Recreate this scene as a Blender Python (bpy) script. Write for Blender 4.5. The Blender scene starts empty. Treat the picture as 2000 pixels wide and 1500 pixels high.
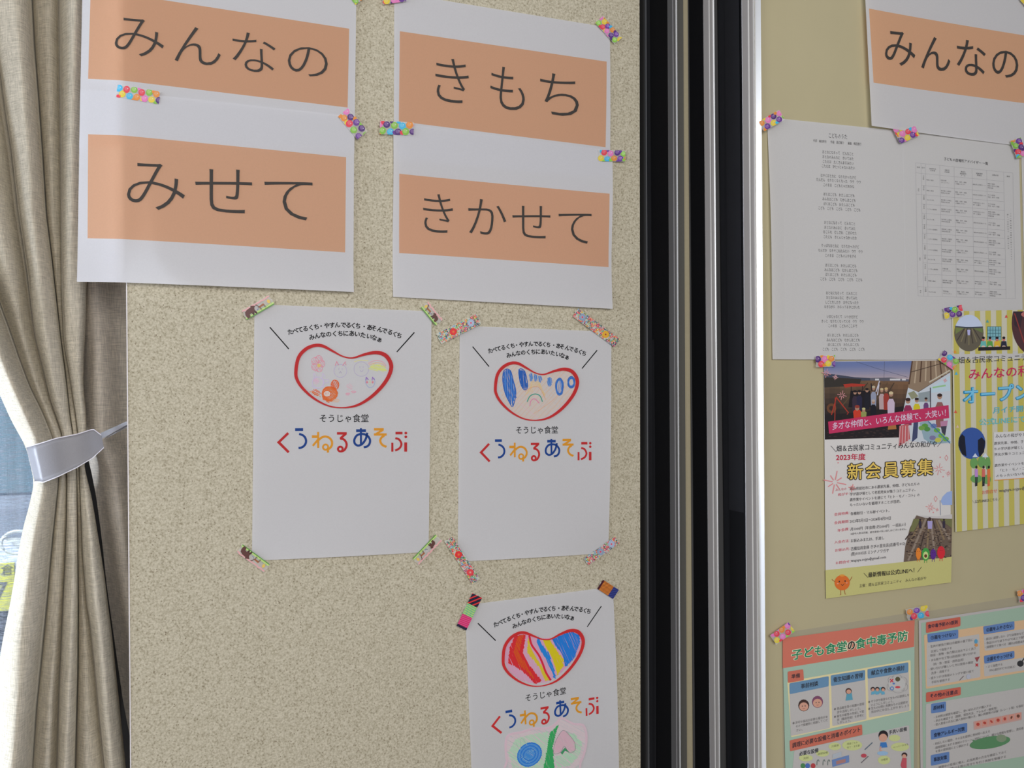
import bpy, math, random
import numpy as np
from mathutils import Matrix, Vector
random.seed(7)
SC = bpy.context.scene
COL = SC.collection

# ------------------------------------------------------------------ camera
F_PX, ALPHA, ROLL, CAM_Z, D0 = 1800.0, math.radians(21.0), math.radians(0.35), 1.5, 1.109
FWD = Vector((math.sin(ALPHA), math.cos(ALPHA), 0))
R0 = Vector((math.cos(ALPHA), -math.sin(ALPHA), 0)); U0 = Vector((0, 0, 1))
RGT = R0 * math.cos(ROLL) - U0 * math.sin(ROLL)
UPV = R0 * math.sin(ROLL) + U0 * math.cos(ROLL)
CAMP = Vector((0, -D0, CAM_Z))
cam = bpy.data.cameras.new('camera'); cam_o = bpy.data.objects.new('camera', cam); COL.objects.link(cam_o)
cam.sensor_width = 17.3; cam.lens = F_PX / 2000 * 17.3; cam.shift_y = 0.01
M = Matrix((RGT, UPV, -FWD)).transposed().to_4x4(); M.translation = CAMP
cam_o.matrix_world = M
cam.clip_start = 0.02
cam.dof.use_dof = True; cam.dof.focus_distance = 1.2; cam.dof.aperture_fstop = 8
SC.camera = cam_o
# ------------------------------------------------------------------ colour management, world, lights
vs = SC.view_settings
vs.view_transform = 'Standard'; vs.look = 'None'; vs.gamma = 1; vs.use_curve_mapping = False; vs.exposure = 0.0
world = bpy.data.worlds.new('world'); SC.world = world; world.use_nodes = True
bg = world.node_tree.nodes['Background']
bg.inputs[0].default_value = (0.93, 0.95, 1.0, 1); bg.inputs[1].default_value = 0.22

def area(name, loc, target, sx, sy, power, col):
    l = bpy.data.lights.new(name, 'AREA'); l.shape = 'RECTANGLE'; l.size = sx; l.size_y = sy
    l.energy = power; l.color = col
    o = bpy.data.objects.new(name, l); COL.objects.link(o); o.location = loc
    o.rotation_euler = (Vector(target) - Vector(loc)).to_track_quat('-Z', 'Y').to_euler()
    return o
area('ceiling_lamp_light', (0.1, -3.2, 2.7), (0.0, -0.2, 1.5), 2.4, 1.2, 5, (1.0, 0.96, 0.93))
area('rear_fill_light', (0.12, -2.3, 1.95), (0.1, 0, 1.6), 1.4, 0.9, 26, (1.0, 0.97, 0.98))  # added frontal fill behind the camera, not a known window
area('corner_fill_light', (-2.2, -0.45, 1.9), (0.0, -0.1, 1.7), 0.6, 1.0, 22, (0.70, 0.80, 1.0))  # added bluish fill that brightens the bent paper edges at left
area('side_fill_light', (-1.9, -1.5, 1.95), (0.0, 0, 1.6), 1.0, 1.2, 14, (0.96, 0.97, 1.0))  # added fill from the left for wall falloff and frame edges
area('daylight_window_light', (-1.35, 0.62, 0.85), (-0.2, 0.05, 1.1), 0.9, 1.3, 460, (0.74, 0.83, 1.0))
area('daylight_street_light', (-2.0, 1.2, 3.4), (-2.0, 2.8, 0.9), 2.5, 1.5, 300, (0.9, 0.95, 1.0))

# ------------------------------------------------------------------ geometry helpers
def W(px, py, n=0.0):
    """point of the plane standing n metres in front of the pin board that is seen at a place of the picture"""
    d = FWD + RGT * ((px - 1000) / F_PX) + UPV * ((770 - py) / F_PX)
    t = (D0 - n) / d.y
    return CAMP + d * t
def lin(c):
    c = c / 255.0
    return c / 12.92 if c <= 0.04045 else ((c + 0.055) / 1.055) ** 2.4
def L3(rgb): return tuple(lin(v) for v in rgb)
def inkcol(rgb, white, al=0.80):
    r = [al * lin(a) / lin(w) for a, w in zip(rgb, white)]
    m = max(r)
    return tuple(x * min(1.0, 0.90 / m) if m > 0 else 0.0 for x in r)

def tag(o, label=None, cat=None, group=None, kind=None):
    if label: o['label'] = label
    if cat: o['category'] = cat
    if group: o['group'] = group
    if kind: o['kind'] = kind
    return o
def empty(name, loc=(0, 0, 0)):
    o = bpy.data.objects.new(name, None); COL.objects.link(o); o.location = loc; o.empty_display_size = 0.02
    return o
def mkobj(name, verts, faces, mat, parent=None, cols=None, smooth=False):
    off = Vector(parent.matrix_world.translation) if parent else Vector((0, 0, 0))
    p = parent
    off = Vector((0, 0, 0))
    while p is not None:
        off += p.location; p = p.parent
    vv = [Vector(v) - off for v in verts]
    if parent is None:
        # own origin at the middle of the thing
        cx = sum((v for v in vv), Vector()) / len(vv)
        vv = [v - cx for v in vv]
    me = bpy.data.meshes.new(name)
    me.from_pydata([tuple(v) for v in vv], [], faces)
    if cols is not None:
        ca = me.color_attributes.new('Col', 'FLOAT_COLOR', 'CORNER')
        buf = []
        for f, c in zip(faces, cols):
            buf += [c[0], c[1], c[2], 1.0] * len(f)
        ca.data.foreach_set('color', buf)
    if smooth:
        me.polygons.foreach_set('use_smooth', [True] * len(me.polygons))
    me.materials.append(mat); me.update()
    o = bpy.data.objects.new(name, me); COL.objects.link(o)
    if parent is None: o.location = cx
    else: o.parent = parent
    return o
def box(x0, x1, y0, y1, z0, z1):
    v = [(x, y, z) for x in (x0, x1) for y in (y0, y1) for z in (z0, z1)]
    f = [(0, 1, 3, 2), (4, 6, 7, 5), (0, 4, 5, 1), (2, 3, 7, 6), (0, 2, 6, 4), (1, 5, 7, 3)]
    return v, f

# ------------------------------------------------------------------ materials
def newmat(name):
    m = bpy.data.materials.new(name); m.use_nodes = True
    nt = m.node_tree; nt.nodes.clear()
    out = nt.nodes.new('ShaderNodeOutputMaterial')
    return m, nt, out
def N(nt, t, **k):
    n = nt.nodes.new(t)
    for a, b in k.items():
        if a.startswith('i_'): n.inputs[a[2:].replace('_', ' ')].default_value = b
        elif a.startswith('n'): n.inputs[int(a[1:])].default_value = b
        else: setattr(n, a, b)
    return n
def plain(name, rgb, rough=0.6, metal=0.0, spec=0.5, bump=0.0, scale=300, var=0.06):
    m, nt, out = newmat(name)
    p = N(nt, 'ShaderNodeBsdfPrincipled'); p.inputs['Roughness'].default_value = rough
    p.inputs['Metallic'].default_value = metal; p.inputs['Specular IOR Level'].default_value = spec
    tc = N(nt, 'ShaderNodeTexCoord'); no = N(nt, 'ShaderNodeTexNoise'); no.inputs['Scale'].default_value = scale
    no.inputs['Detail'].default_value = 3
    nt.links.new(tc.outputs['Object'], no.inputs['Vector'])
    mx = N(nt, 'ShaderNodeMix', data_type='RGBA')
    mx.inputs[6].default_value = (*[c * (1 - var) for c in rgb], 1); mx.inputs[7].default_value = (*[min(1, c * (1 + var)) for c in rgb], 1)
    nt.links.new(no.outputs[0], mx.inputs[0]); nt.links.new(mx.outputs[2], p.inputs['Base Color'])
    if bump:
        b = N(nt, 'ShaderNodeBump'); b.inputs['Strength'].default_value = bump; b.inputs['Distance'].default_value = 0.001
        nt.links.new(no.outputs[0], b.inputs['Height']); nt.links.new(b.outputs[0], p.inputs['Normal'])
    nt.links.new(p.outputs[0], out.inputs[0])
    return m
def printmat(name, trans=0.3, rough=0.7, spec=0.25, opacity=1.0):
    """white or printed paper: colour comes from the flat print itself"""
    m, nt, out = newmat(name)
    at = N(nt, 'ShaderNodeAttribute', attribute_name='Col')
    p = N(nt, 'ShaderNodeBsdfPrincipled'); p.inputs['Roughness'].default_value = rough
    p.inputs['Specular IOR Level'].default_value = spec
    tc = N(nt, 'ShaderNodeTexCoord'); no = N(nt, 'ShaderNodeTexNoise'); no.inputs['Scale'].default_value = 650
    no.inputs['Detail'].default_value = 2
    nt.links.new(tc.outputs['Object'], no.inputs['Vector'])
    mr = N(nt, 'ShaderNodeMapRange'); mr.inputs[3].default_value = 0.965; mr.inputs[4].default_value = 1.035
    nt.links.new(no.outputs[0], mr.inputs[0])
    vm = N(nt, 'ShaderNodeVectorMath', operation='SCALE')
    nt.links.new(at.outputs['Color'], vm.inputs[0]); nt.links.new(mr.outputs[0], vm.inputs['Scale'])
    nt.links.new(vm.outputs[0], p.inputs['Base Color'])
    last = p.outputs[0]
    if trans:
        t = N(nt, 'ShaderNodeBsdfTranslucent'); nt.links.new(vm.outputs[0], t.inputs[0])
        mx = N(nt, 'ShaderNodeMixShader'); mx.inputs[0].default_value = trans
        nt.links.new(last, mx.inputs[1]); nt.links.new(t.outputs[0], mx.inputs[2]); last = mx.outputs[0]
    if opacity < 1:
        t = N(nt, 'ShaderNodeBsdfTransparent'); mx = N(nt, 'ShaderNodeMixShader'); mx.inputs[0].default_value = opacity
        nt.links.new(t.outputs[0], mx.inputs[1]); nt.links.new(last, mx.inputs[2]); last = mx.outputs[0]
    nt.links.new(last, out.inputs[0])
    return m
PAPER = printmat('paper', 0.30, 0.75, 0.2)
INK = printmat('printed ink', 0.25, 0.6, 0.25)
GLOSSY = printmat('coated poster paper', 0.0, 0.38, 0.35)
TAPEM = printmat('washi tape print', 0.1, 0.45, 0.35)
TAPEB = printmat('washi tape base', 0.2, 0.45, 0.3, 0.5)
TAPEW = printmat('washi tape cream base', 0.1, 0.5, 0.3, 0.85)

def speckle():
    m, nt, out = newmat('speckled wallpaper')
    p = N(nt, 'ShaderNodeBsdfPrincipled'); p.inputs['Roughness'].default_value = 0.75
    p.inputs['Specular IOR Level'].default_value = 0.25
    tc = N(nt, 'ShaderNodeTexCoord')
    n1 = N(nt, 'ShaderNodeTexNoise'); n1.inputs['Scale'].default_value = 420; n1.inputs['Detail'].default_value = 4; n1.inputs['Roughness'].default_value = .7
    n2 = N(nt, 'ShaderNodeTexNoise'); n2.inputs['Scale'].default_value = 800; n2.inputs['Detail'].default_value = 2
    vo = N(nt, 'ShaderNodeTexVoronoi'); vo.inputs['Scale'].default_value = 240
    n3 = N(nt, 'ShaderNodeTexNoise'); n3.inputs['Scale'].default_value = 80; n3.inputs['Detail'].default_value = 1
    for n in (n1, n2, vo, n3): nt.links.new(tc.outputs['Object'], n.inputs['Vector'])
    r1 = N(nt, 'ShaderNodeValToRGB'); cr = r1.color_ramp
    cr.elements[0].position = 0.30; cr.elements[0].color = (0.26, 0.22, 0.14, 1)
    cr.elements[1].position = 0.62; cr.elements[1].color = (0.66, 0.61, 0.47, 1)
    e = cr.elements.new(0.44); e.color = (0.50, 0.455, 0.33, 1)
    e = cr.elements.new(0.52); e.color = (0.56, 0.515, 0.385, 1)
    nt.links.new(n1.outputs[0], r1.inputs[0])
    r2 = N(nt, 'ShaderNodeValToRGB'); cr = r2.color_ramp
    cr.elements[0].position = 0.10; cr.elements[0].color = (1, 1, 1, 1)
    cr.elements[1].position = 0.17; cr.elements[1].color = (0, 0, 0, 1)
    nt.links.new(vo.outputs['Distance'], r2.inputs[0])
    r3 = N(nt, 'ShaderNodeMath', operation='GREATER_THAN'); r3.inputs[1].default_value = 0.70
    sx = N(nt, 'ShaderNodeSeparateColor'); nt.links.new(vo.outputs['Color'], sx.inputs[0]); nt.links.new(sx.outputs[0], r3.inputs[0])
    mu = N(nt, 'ShaderNodeMath', operation='MULTIPLY'); nt.links.new(r2.outputs[0], mu.inputs[0]); nt.links.new(r3.outputs[0], mu.inputs[1])
    mx = N(nt, 'ShaderNodeMix', data_type='RGBA'); mx.inputs[7].default_value = (0.17, 0.12, 0.07, 1)
    nt.links.new(mu.outputs[0], mx.inputs[0]); nt.links.new(r1.outputs[0], mx.inputs[6])
    nt.links.new(mx.outputs[2], p.inputs['Base Color'])
    b = N(nt, 'ShaderNodeBump'); b.inputs['Strength'].default_value = 0.45; b.inputs['Distance'].default_value = 0.0004
    nt.links.new(n2.outputs[0], b.inputs['Height']); nt.links.new(b.outputs[0], p.inputs['Normal'])
    nt.links.new(p.outputs[0], out.inputs[0])
    return m
def linen(name, rgb, trans=0.12, sheer=0.0):
    m, nt, out = newmat(name)
    tc = N(nt, 'ShaderNodeTexCoord')
    def nz(sx, sz, sc):
        mp = N(nt, 'ShaderNodeMapping'); mp.inputs['Scale'].default_value = (sx, sx, sz)
        no = N(nt, 'ShaderNodeTexNoise'); no.inputs['Scale'].default_value = sc; no.inputs['Detail'].default_value = 3
        nt.links.new(tc.outputs['Object'], mp.inputs[0]); nt.links.new(mp.outputs[0], no.inputs['Vector'])
        return no
    a, b = nz(1, 0.07, 900), nz(0.07, 1, 1100)
    ad = N(nt, 'ShaderNodeMath', operation='ADD'); nt.links.new(a.outputs[0], ad.inputs[0]); nt.links.new(b.outputs[0], ad.inputs[1])
    mr = N(nt, 'ShaderNodeMapRange'); mr.inputs[1].default_value = .7; mr.inputs[2].default_value = 1.3
    mr.inputs[3].default_value = 0.72; mr.inputs[4].default_value = 1.25
    nt.links.new(ad.outputs[0], mr.inputs[0])
    vm = N(nt, 'ShaderNodeVectorMath', operation='SCALE'); vm.inputs[0].default_value = rgb
    nt.links.new(mr.outputs[0], vm.inputs['Scale'])
    d = N(nt, 'ShaderNodeBsdfDiffuse'); t = N(nt, 'ShaderNodeBsdfTranslucent')
    nt.links.new(vm.outputs[0], d.inputs[0]); nt.links.new(vm.outputs[0], t.inputs[0])
    bp = N(nt, 'ShaderNodeBump'); bp.inputs['Strength'].default_value = 0.6; bp.inputs['Distance'].default_value = 0.0006
    nt.links.new(ad.outputs[0], bp.inputs['Height']); nt.links.new(bp.outputs[0], d.inputs['Normal'])
    mx = N(nt, 'ShaderNodeMixShader'); mx.inputs[0].default_value = trans
    nt.links.new(d.outputs[0], mx.inputs[1]); nt.links.new(t.outputs[0], mx.inputs[2]); last = mx.outputs[0]
    if sheer:
        tr = N(nt, 'ShaderNodeBsdfTransparent'); m2 = N(nt, 'ShaderNodeMixShader')
        r = N(nt, 'ShaderNodeMapRange'); r.inputs[1].default_value = .4; r.inputs[2].default_value = .62
        r.inputs[3].default_value = sheer + .15; r.inputs[4].default_value = sheer - .35
        nt.links.new(b.outputs[0], r.inputs[0]); nt.links.new(r.outputs[0], m2.inputs[0])
        nt.links.new(last, m2.inputs[1]); nt.links.new(tr.outputs[0], m2.inputs[2]); last = m2.outputs[0]
    nt.links.new(last, out.inputs[0])
    return m
SPECK = speckle()
LINEN = linen('beige linen curtain', (0.55, 0.50, 0.395), 0.05)
LINEN_LIT = linen('single linen layer with lit tone', (0.62, 0.55, 0.45), 0.35)  # same fabric, one layer; its brighter lighting is put into the base colour
SHEER = linen('white sheer curtain', (0.75, 0.82, 0.95), 0.6, 0.58)
TIE = plain('grey satin tieback', (0.24, 0.235, 0.245), 0.42, 0, 0.5, 0.2, 900)
TIEIN = plain('pale tieback stitching', (0.72, 0.70, 0.74), 0.6)
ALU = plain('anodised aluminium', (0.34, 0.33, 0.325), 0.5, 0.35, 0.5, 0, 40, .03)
ALUD = plain('dark grey aluminium', (0.085, 0.085, 0.085), 0.6, 0.1, 0.2, 0, 40, .03)  # darker grey than the anodised stiles
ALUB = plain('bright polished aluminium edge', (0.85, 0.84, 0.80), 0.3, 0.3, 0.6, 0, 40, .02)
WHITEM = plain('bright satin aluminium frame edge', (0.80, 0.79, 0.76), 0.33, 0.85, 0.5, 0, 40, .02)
RUB = plain('black rubber seal', (0.006, 0.006, 0.0065), 0.8, 0, 0.02, 0, 60, .1)
RUBG = plain('charcoal brush seal', (0.013, 0.013, 0.014), 0.9, 0, 0.02, 0, 60, .1)
BOARD = plain('beige steel board', (0.525, 0.47, 0.29), 0.42, 0, 0.35, 0.02, 20, .03)
OLIVE = plain('olive beige door face', (0.42, 0.37, 0.24), 0.6)
TRIMW = plain('white edge trim', (0.85, 0.82, 0.82), 0.5)
FLOORM = plain('brown vinyl floor', (0.15, 0.11, 0.08), 0.5, 0, .4, 0, 3, .15)
DARKF = plain('dark bronze window frame', (0.03, 0.026, 0.022), 0.4, 0.3)

# ------------------------------------------------------------------ setting
ZT = 2.6
fv, ff = box(-4, 3.2, -3.6, 0.9, -0.03, 0)
tag(mkobj('floor', fv, ff, FLOORM), kind='structure')
# outdoor paving
pv, pf = box(-7, 1, 0.9, 8, -0.1, -0.02)
tag(mkobj('paving', pv, pf, plain('grey asphalt', (0.16, 0.16, 0.17), .9, bump=.5, scale=60)), 'grey asphalt outside the window', 'paving', kind='structure')

def vline(px_top, px_bot, n, z):
    px_top += min(2.4, max(0, (px_top - 1250) * .03)) * (px_top < 1600); px_bot += min(2.4, max(0, (px_bot - 1255) * .03)) * (px_bot < 1600)
    """x of a vertical edge whose picture runs from (px_top,0) to (px_bot,1500)"""
    a = W(px_top, 0, n); b = W(px_bot, 1500, n)
    t = (z - b.z) / (a.z - b.z)
    return b.x + (a.x - b.x) * t
def prism(name, edges, nb, mat, parent=None, z0=0.0, z1=ZT):
    """upright extrusion; edges = [(px at the picture's top, px at its bottom, n)...] left to right, closed at depth nb"""
    v, f = [], []
    k = len(edges)
    for z in (z0, z1):
        for (a, b, n) in edges: v.append((vline(a, b, n, z), -n, z))
        for (a, b, n) in (edges[-1], edges[0]): v.append((vline(a, b, n, z), -nb, z))
    m = k + 2
    for i in range(m): f.append((i, (i + 1) % m, m + (i + 1) % m, m + i))
    f.append(tuple(range(m))[::-1]); f.append(tuple(range(m, 2 * m)))
    return mkobj(name, v, f, mat, parent)

wb = prism('wall_back', [(243.5, 256, 0.0), (1249, 1251, 0.0)], -0.03, SPECK); tag(wb, kind='structure')
tr = prism('trim_1', [(241.5, 254, 0.0008), (243.6, 256.2, 0.0008)], -0.03, TRIMW); tag(tr, kind='structure')
# small pale chip on the wall surface
def door(name):
    o = empty(name, (W(1350, 770, 0).x, 0.02, 0)); tag(o, kind='structure'); return o
d1 = door('door_1')
prism('seal', [(1249, 1251, -0.028), (1260.5, 1266, -0.028)], -0.05, RUB, d1)  # black back of the open gap; the recess's shade is put into its colour
prism('gasket_lip', [(1260.5, 1266, 0.0), (1262, 1268, 0.001)], -0.03, ALUD, d1)
prism('brush_seal', [(1262, 1268, 0.001), (1275, 1279, 0.012)], -0.03, RUBG, d1)
prism('gasket_lip', [(1275, 1279, 0.013), (1277, 1281, 0.014)], -0.03, RUBG, d1)
prism('seal', [(1277, 1281, 0.010), (1290, 1295, 0.030), (1300, 1307, 0.042), (1303, 1311, 0.054)], -0.03, RUB, d1)
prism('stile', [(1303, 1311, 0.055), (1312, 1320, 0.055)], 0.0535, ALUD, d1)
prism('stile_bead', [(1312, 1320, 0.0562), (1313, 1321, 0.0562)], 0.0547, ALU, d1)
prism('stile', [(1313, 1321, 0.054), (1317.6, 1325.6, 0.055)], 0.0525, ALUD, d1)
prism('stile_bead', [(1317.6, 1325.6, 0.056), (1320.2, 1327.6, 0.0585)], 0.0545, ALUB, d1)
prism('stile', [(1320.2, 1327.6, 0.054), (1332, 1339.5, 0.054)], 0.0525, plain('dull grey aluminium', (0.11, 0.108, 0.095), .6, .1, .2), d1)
prism('door_panel', [(1332, 1339.5, 0.052), (1342, 1352, 0.052)], 0.0505, OLIVE, d1)
prism('stile', [(1342, 1352, 0.054), (1346, 1357, 0.054)], 0.0525, ALUD, d1)
d2 = door('door_2')
prism('seal', [(1346, 1357, 0.056), (1356, 1368, 0.067), (1366, 1379, 0.080)], 0.0545, RUBG, d2)
prism('seal', [(1366, 1379, 0.080), (1372, 1385, 0.091)], 0.056, RUB, d2)
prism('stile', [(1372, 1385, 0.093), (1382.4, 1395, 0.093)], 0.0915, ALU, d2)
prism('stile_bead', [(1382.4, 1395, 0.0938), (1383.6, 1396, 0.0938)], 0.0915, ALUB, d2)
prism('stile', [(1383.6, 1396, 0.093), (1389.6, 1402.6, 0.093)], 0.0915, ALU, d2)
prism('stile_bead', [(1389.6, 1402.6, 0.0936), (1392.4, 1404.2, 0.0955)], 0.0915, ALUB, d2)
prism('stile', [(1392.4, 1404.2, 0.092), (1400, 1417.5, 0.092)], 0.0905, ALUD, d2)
d3 = door('door_3')
prism('brush_seal', [(1400, 1417.5, 0.095), (1412, 1429, 0.106), (1430, 1444, 0.124)], 0.0935, RUBG, d3)
prism('gasket_lip', [(1430, 1444, 0.125), (1434, 1448, 0.129)], 0.11, RUB, d3)
prism('gasket_lip', [(1434, 1448, 0.127), (1435.2, 1449, 0.131)], 0.11, RUBG, d3)
prism('seal', [(1435.2, 1449, 0.129), (1440, 1454, 0.138)], 0.11, RUB, d3)
prism('gasket_lip', [(1440, 1454, 0.136), (1441, 1455, 0.141)], 0.11, RUBG, d3)
prism('seal', [(1441, 1455, 0.138), (1447, 1459, 0.146)], 0.11, RUB, d3)
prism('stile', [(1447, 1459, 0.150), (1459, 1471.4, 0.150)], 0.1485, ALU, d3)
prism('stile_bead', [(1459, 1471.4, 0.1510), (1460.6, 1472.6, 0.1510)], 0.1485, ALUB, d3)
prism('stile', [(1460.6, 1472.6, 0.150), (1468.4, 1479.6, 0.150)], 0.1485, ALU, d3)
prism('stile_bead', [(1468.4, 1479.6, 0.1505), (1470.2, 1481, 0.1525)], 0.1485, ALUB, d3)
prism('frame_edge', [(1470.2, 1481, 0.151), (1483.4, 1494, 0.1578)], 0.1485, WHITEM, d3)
prism('door_panel', [(1483.4, 1494, 0.150), (2420, 2420, 0.150)], 0.12, BOARD, d3)
NB = 0.150

# window beyond the curtain: jamb, frame, glass
w1 = empty('window_1', (-1.6, 0.3, 0)); tag(w1, kind='structure')
def wbx(name, a, mat, par=w1):
    v, f = box(*a); return mkobj(name, v, f, mat, par)
XJ = W(112, 770, -0.30).x
wbx('window_frame', (XJ, XJ + 0.08, 0.27, 0.35, 0, 2.5), DARKF)
wbx('window_frame', (-3.4, -3.32, 0.27, 0.35, 0, 2.5), DARKF)
wbx('window_frame', (-3.32, XJ, 0.27, 0.35, 2.42, 2.5), DARKF)
wbx('window_frame', (-3.32, XJ, 0.27, 0.35, 0.0, 0.06), DARKF)
GL, nt, out = newmat('window glass')
g = N(nt, 'ShaderNodeBsdfGlossy'); g.inputs['Roughness'].default_value = 0.02
t_ = N(nt, 'ShaderNodeBsdfTransparent'); t_.inputs[0].default_value = (0.93, 0.97, 0.97, 1)
fr = N(nt, 'ShaderNodeFresnel'); fr.inputs[0].default_value = 1.45
mx = N(nt, 'ShaderNodeMixShader'); nt.links.new(fr.outputs[0], mx.inputs[0]); nt.links.new(t_.outputs[0], mx.inputs[1]); nt.links.new(g.outputs[0], mx.inputs[2])
nt.links.new(mx.outputs[0], out.inputs[0])
wbx('window_pane', (-3.32, XJ, 0.308, 0.314, 0.06, 2.42), GL)
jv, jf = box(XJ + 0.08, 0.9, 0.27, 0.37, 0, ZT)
tag(mkobj('wall_window', jv, jf, plain('dark brown wall', (0.05, 0.045, 0.04), .9)), kind='structure')  # very dark brown base colour behind the curtain

# ------------------------------------------------------------------ curtain
def interp(pts, y):
    if y <= pts[0][1]: a, b = pts[0], pts[1]
    elif y >= pts[-1][1]: a, b = pts[-2], pts[-1]
    else:
        for a, b in zip(pts, pts[1:]):
            if a[1] <= y <= b[1]: break
    return a[0] + (b[0] - a[0]) * (y - a[1]) / (b[1] - a[1])
def smooth_interp(pts, y, r=14):
    return sum(interp(pts, y + d) for d in (-r, -r / 2, 0, r / 2, r)) / 5
CR = [
 [(-250, 0), (-120, 400), (-60, 640), (0, 772), (21, 820), (51, 873), (67, 942), (56, 992), (45, 1031), (35, 1082), (27, 1138), (18, 1188), (7, 1241), (0, 1281), (-12, 1400), (-24, 1500)],
 [(-170, 0), (-70, 400), (0, 593), (20, 646), (36, 694), (59, 756), (84, 805), (105, 858), (116, 931), (112, 970), (106, 1026), (99, 1096), (92, 1180), (83, 1272), (72, 1380), (64, 1500)],
 [(-24, 0), (0, 140), (11, 224), (22, 294), (36, 420), (52, 526), (60, 596), (67, 652), (84, 722), (97, 778), (122, 852), (130, 925), (130, 1012), (127, 1096), (123, 1180), (115, 1356), (111, 1500)],
 [(63, 0), (67, 84), (76, 196), (84, 308), (91, 420), (101, 498), (112, 596), (120, 666), (129, 736), (137, 814), (143, 850), (150, 917), (151, 984), (152, 1068), (153, 1180), (152, 1308), (147, 1500)],
 [(115, 0), (117, 196), (119, 420), (120, 568), (124, 666), (136, 736), (148, 814), (152, 850), (154, 917), (157, 984), (161, 1082), (169, 1180), (175, 1212), (185, 1308), (194, 1404), (204, 1500)],
 [(176, 0), (174, 420), (171, 551), (168, 624), (164, 700), (163, 758), (168, 800), (170, 850), (164, 908), (179, 970), (193, 1054), (204, 1124), (211, 1180), (219, 1241), (230, 1344), (246, 1500)],
]
NCUR = -0.090
def curtain_mesh():
    V, Fc = [], []
    ys = list(range(-120, 1641, 10)); KS = 14
    for y in ys:
        cs = [smooth_interp(c, y) for c in CR]
        squeeze = math.exp(-((y - 895) / 95.0) ** 2)
        for k in range(5):
            a, b = cs[k], cs[k + 1]
            w = max(b - a, 1) * 0.00062
            A = min(1.15 * w, 0.055) if k == 0 else min(1.05 * w, 0.050)
            A *= (1 - 0.45 * squeeze) * (0.72 if k == 3 else 1.0)
            for s in range(KS):
                t = s / KS
                prof = math.sin(math.pi * t) ** (0.95 if k == 0 else 0.5)
                prof *= 1 + 0.10 * math.sin(2.2 * math.pi * t + y * 0.006 + k)
                base = -0.016 * (1 - squeeze) * (0.2 + (k % 2))
                if k == 3: base -= 0.008 * (1 - squeeze)
                V.append(W(a + (b - a) * t, y, NCUR + base + A * prof - (0.03 * (1 - .5 * squeeze) if s == 0 and k else 0)))
        V.append(W(cs[5], y, NCUR - 0.01))
    nc = 5 * KS + 1
    for r in range(len(ys) - 1):
        for c in range(nc - 1):
            i = r * nc + c
            Fc.append((i, i + nc, i + nc + 1, i + 1))
    return V, Fc
cur = empty('curtain', (W(100, 770, NCUR).x, -NCUR, 0.7))
tag(cur, 'beige linen curtain gathered by a grey tieback beside the speckled wall', 'curtain')
v, f = curtain_mesh(); mkobj('gathered_cloth', v, f, LINEN, cur, smooth=True)
# straight hanging width to the right of the gathered folds
LE = [(140, 0), (140, 560), (150, 700), (158, 860), (174, 900), (188, 970), (199, 1054), (208, 1140), (223, 1248), (240, 1368), (254, 1440), (268, 1500)]
V, Fc = [], []
ys = list(range(-120, 1641, 20)); KC = 26
for y in ys:
    a = smooth_interp(LE, y); b = 330
    for s in range(KC):
        t = s / (KC - 1); x = a + (b - a) * t
        q_ = min(1, max(0, (x - a) / 45)); n = NCUR - 0.034 + 0.036 * q_ * q_ * (3 - 2 * q_) + 0.008 * math.exp(-((x - a - 32) / 26.0) ** 2) - 0.010 * math.exp(-((x - a - 88) / 22.0) ** 2) + 0.003 * math.sin(y * .008)
        V.append(W(x, y, n))
for r in range(len(ys) - 1):
    for c in range(KC - 1):
        i = r * KC + c; Fc.append((i, i + KC, i + KC + 1, i + 1))
mkobj('straight_cloth', V, Fc, LINEN_LIT, cur, smooth=True)
# tieback band
def band_mesh(top, bot, nfun, steps=30, thick=0.0015):
    V, Fc = [], []
    xs = np.linspace(0, 1, steps)
    def at(poly, t):
        x = poly[0][0] + (poly[-1][0] - poly[0][0]) * t
        p = sorted(poly)
        for a, b in zip(p, p[1:]):
            if a[0] <= x <= b[0]: return x, a[1] + (b[1] - a[1]) * (x - a[0]) / (b[0] - a[0])
        return x, p[-1][1]
    R = 8
    for side in (0, thick):
        for t in xs:
            tx, ty = at(top, t); bx_, by = at(bot, t)
            for r in range(R + 1):
                q = r / R
                V.append(W(tx + (bx_ - tx) * q, ty + (by - ty) * q, nfun(t, q) - side))
    n1 = R + 1; half = steps * n1
    for i in range(steps - 1):
        for r in range(R):
            a = i * n1 + r; Fc.append((a, a + 1, a + n1 + 1, a + n1)); a += half; Fc.append((a, a + n1, a + n1 + 1, a + 1))
    for i in range(steps - 1):
        for r in (0, R):
            a = i * n1 + r; Fc.append((a, a + n1, a + n1 + half, a + half))
    return V, Fc
tie_top = [(51, 873), (75, 867), (110, 856), (150, 848), (182, 838), (198, 850)]
tie_bot = [(68, 941), (85, 942), (115, 930), (150, 913), (180, 895), (203, 874)]
tb = empty('curtain_tieback', (W(130, 890, -0.06).x, 0.06, W(130, 890, -0.06).z))
tag(tb, 'pale grey fabric tieback cinching the linen curtain', 'tieback')
nf = lambda t, q: NCUR + 0.042 + 0.026 * math.sin(math.pi * min(1, t * 0.8 + 0.1)) ** .6 - 0.06 * max(0, .09 - t) / .09 * .5
v, f = band_mesh(tie_top, tie_bot, nf); mkobj('band', v, f, TIE, tb, smooth=True)
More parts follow.
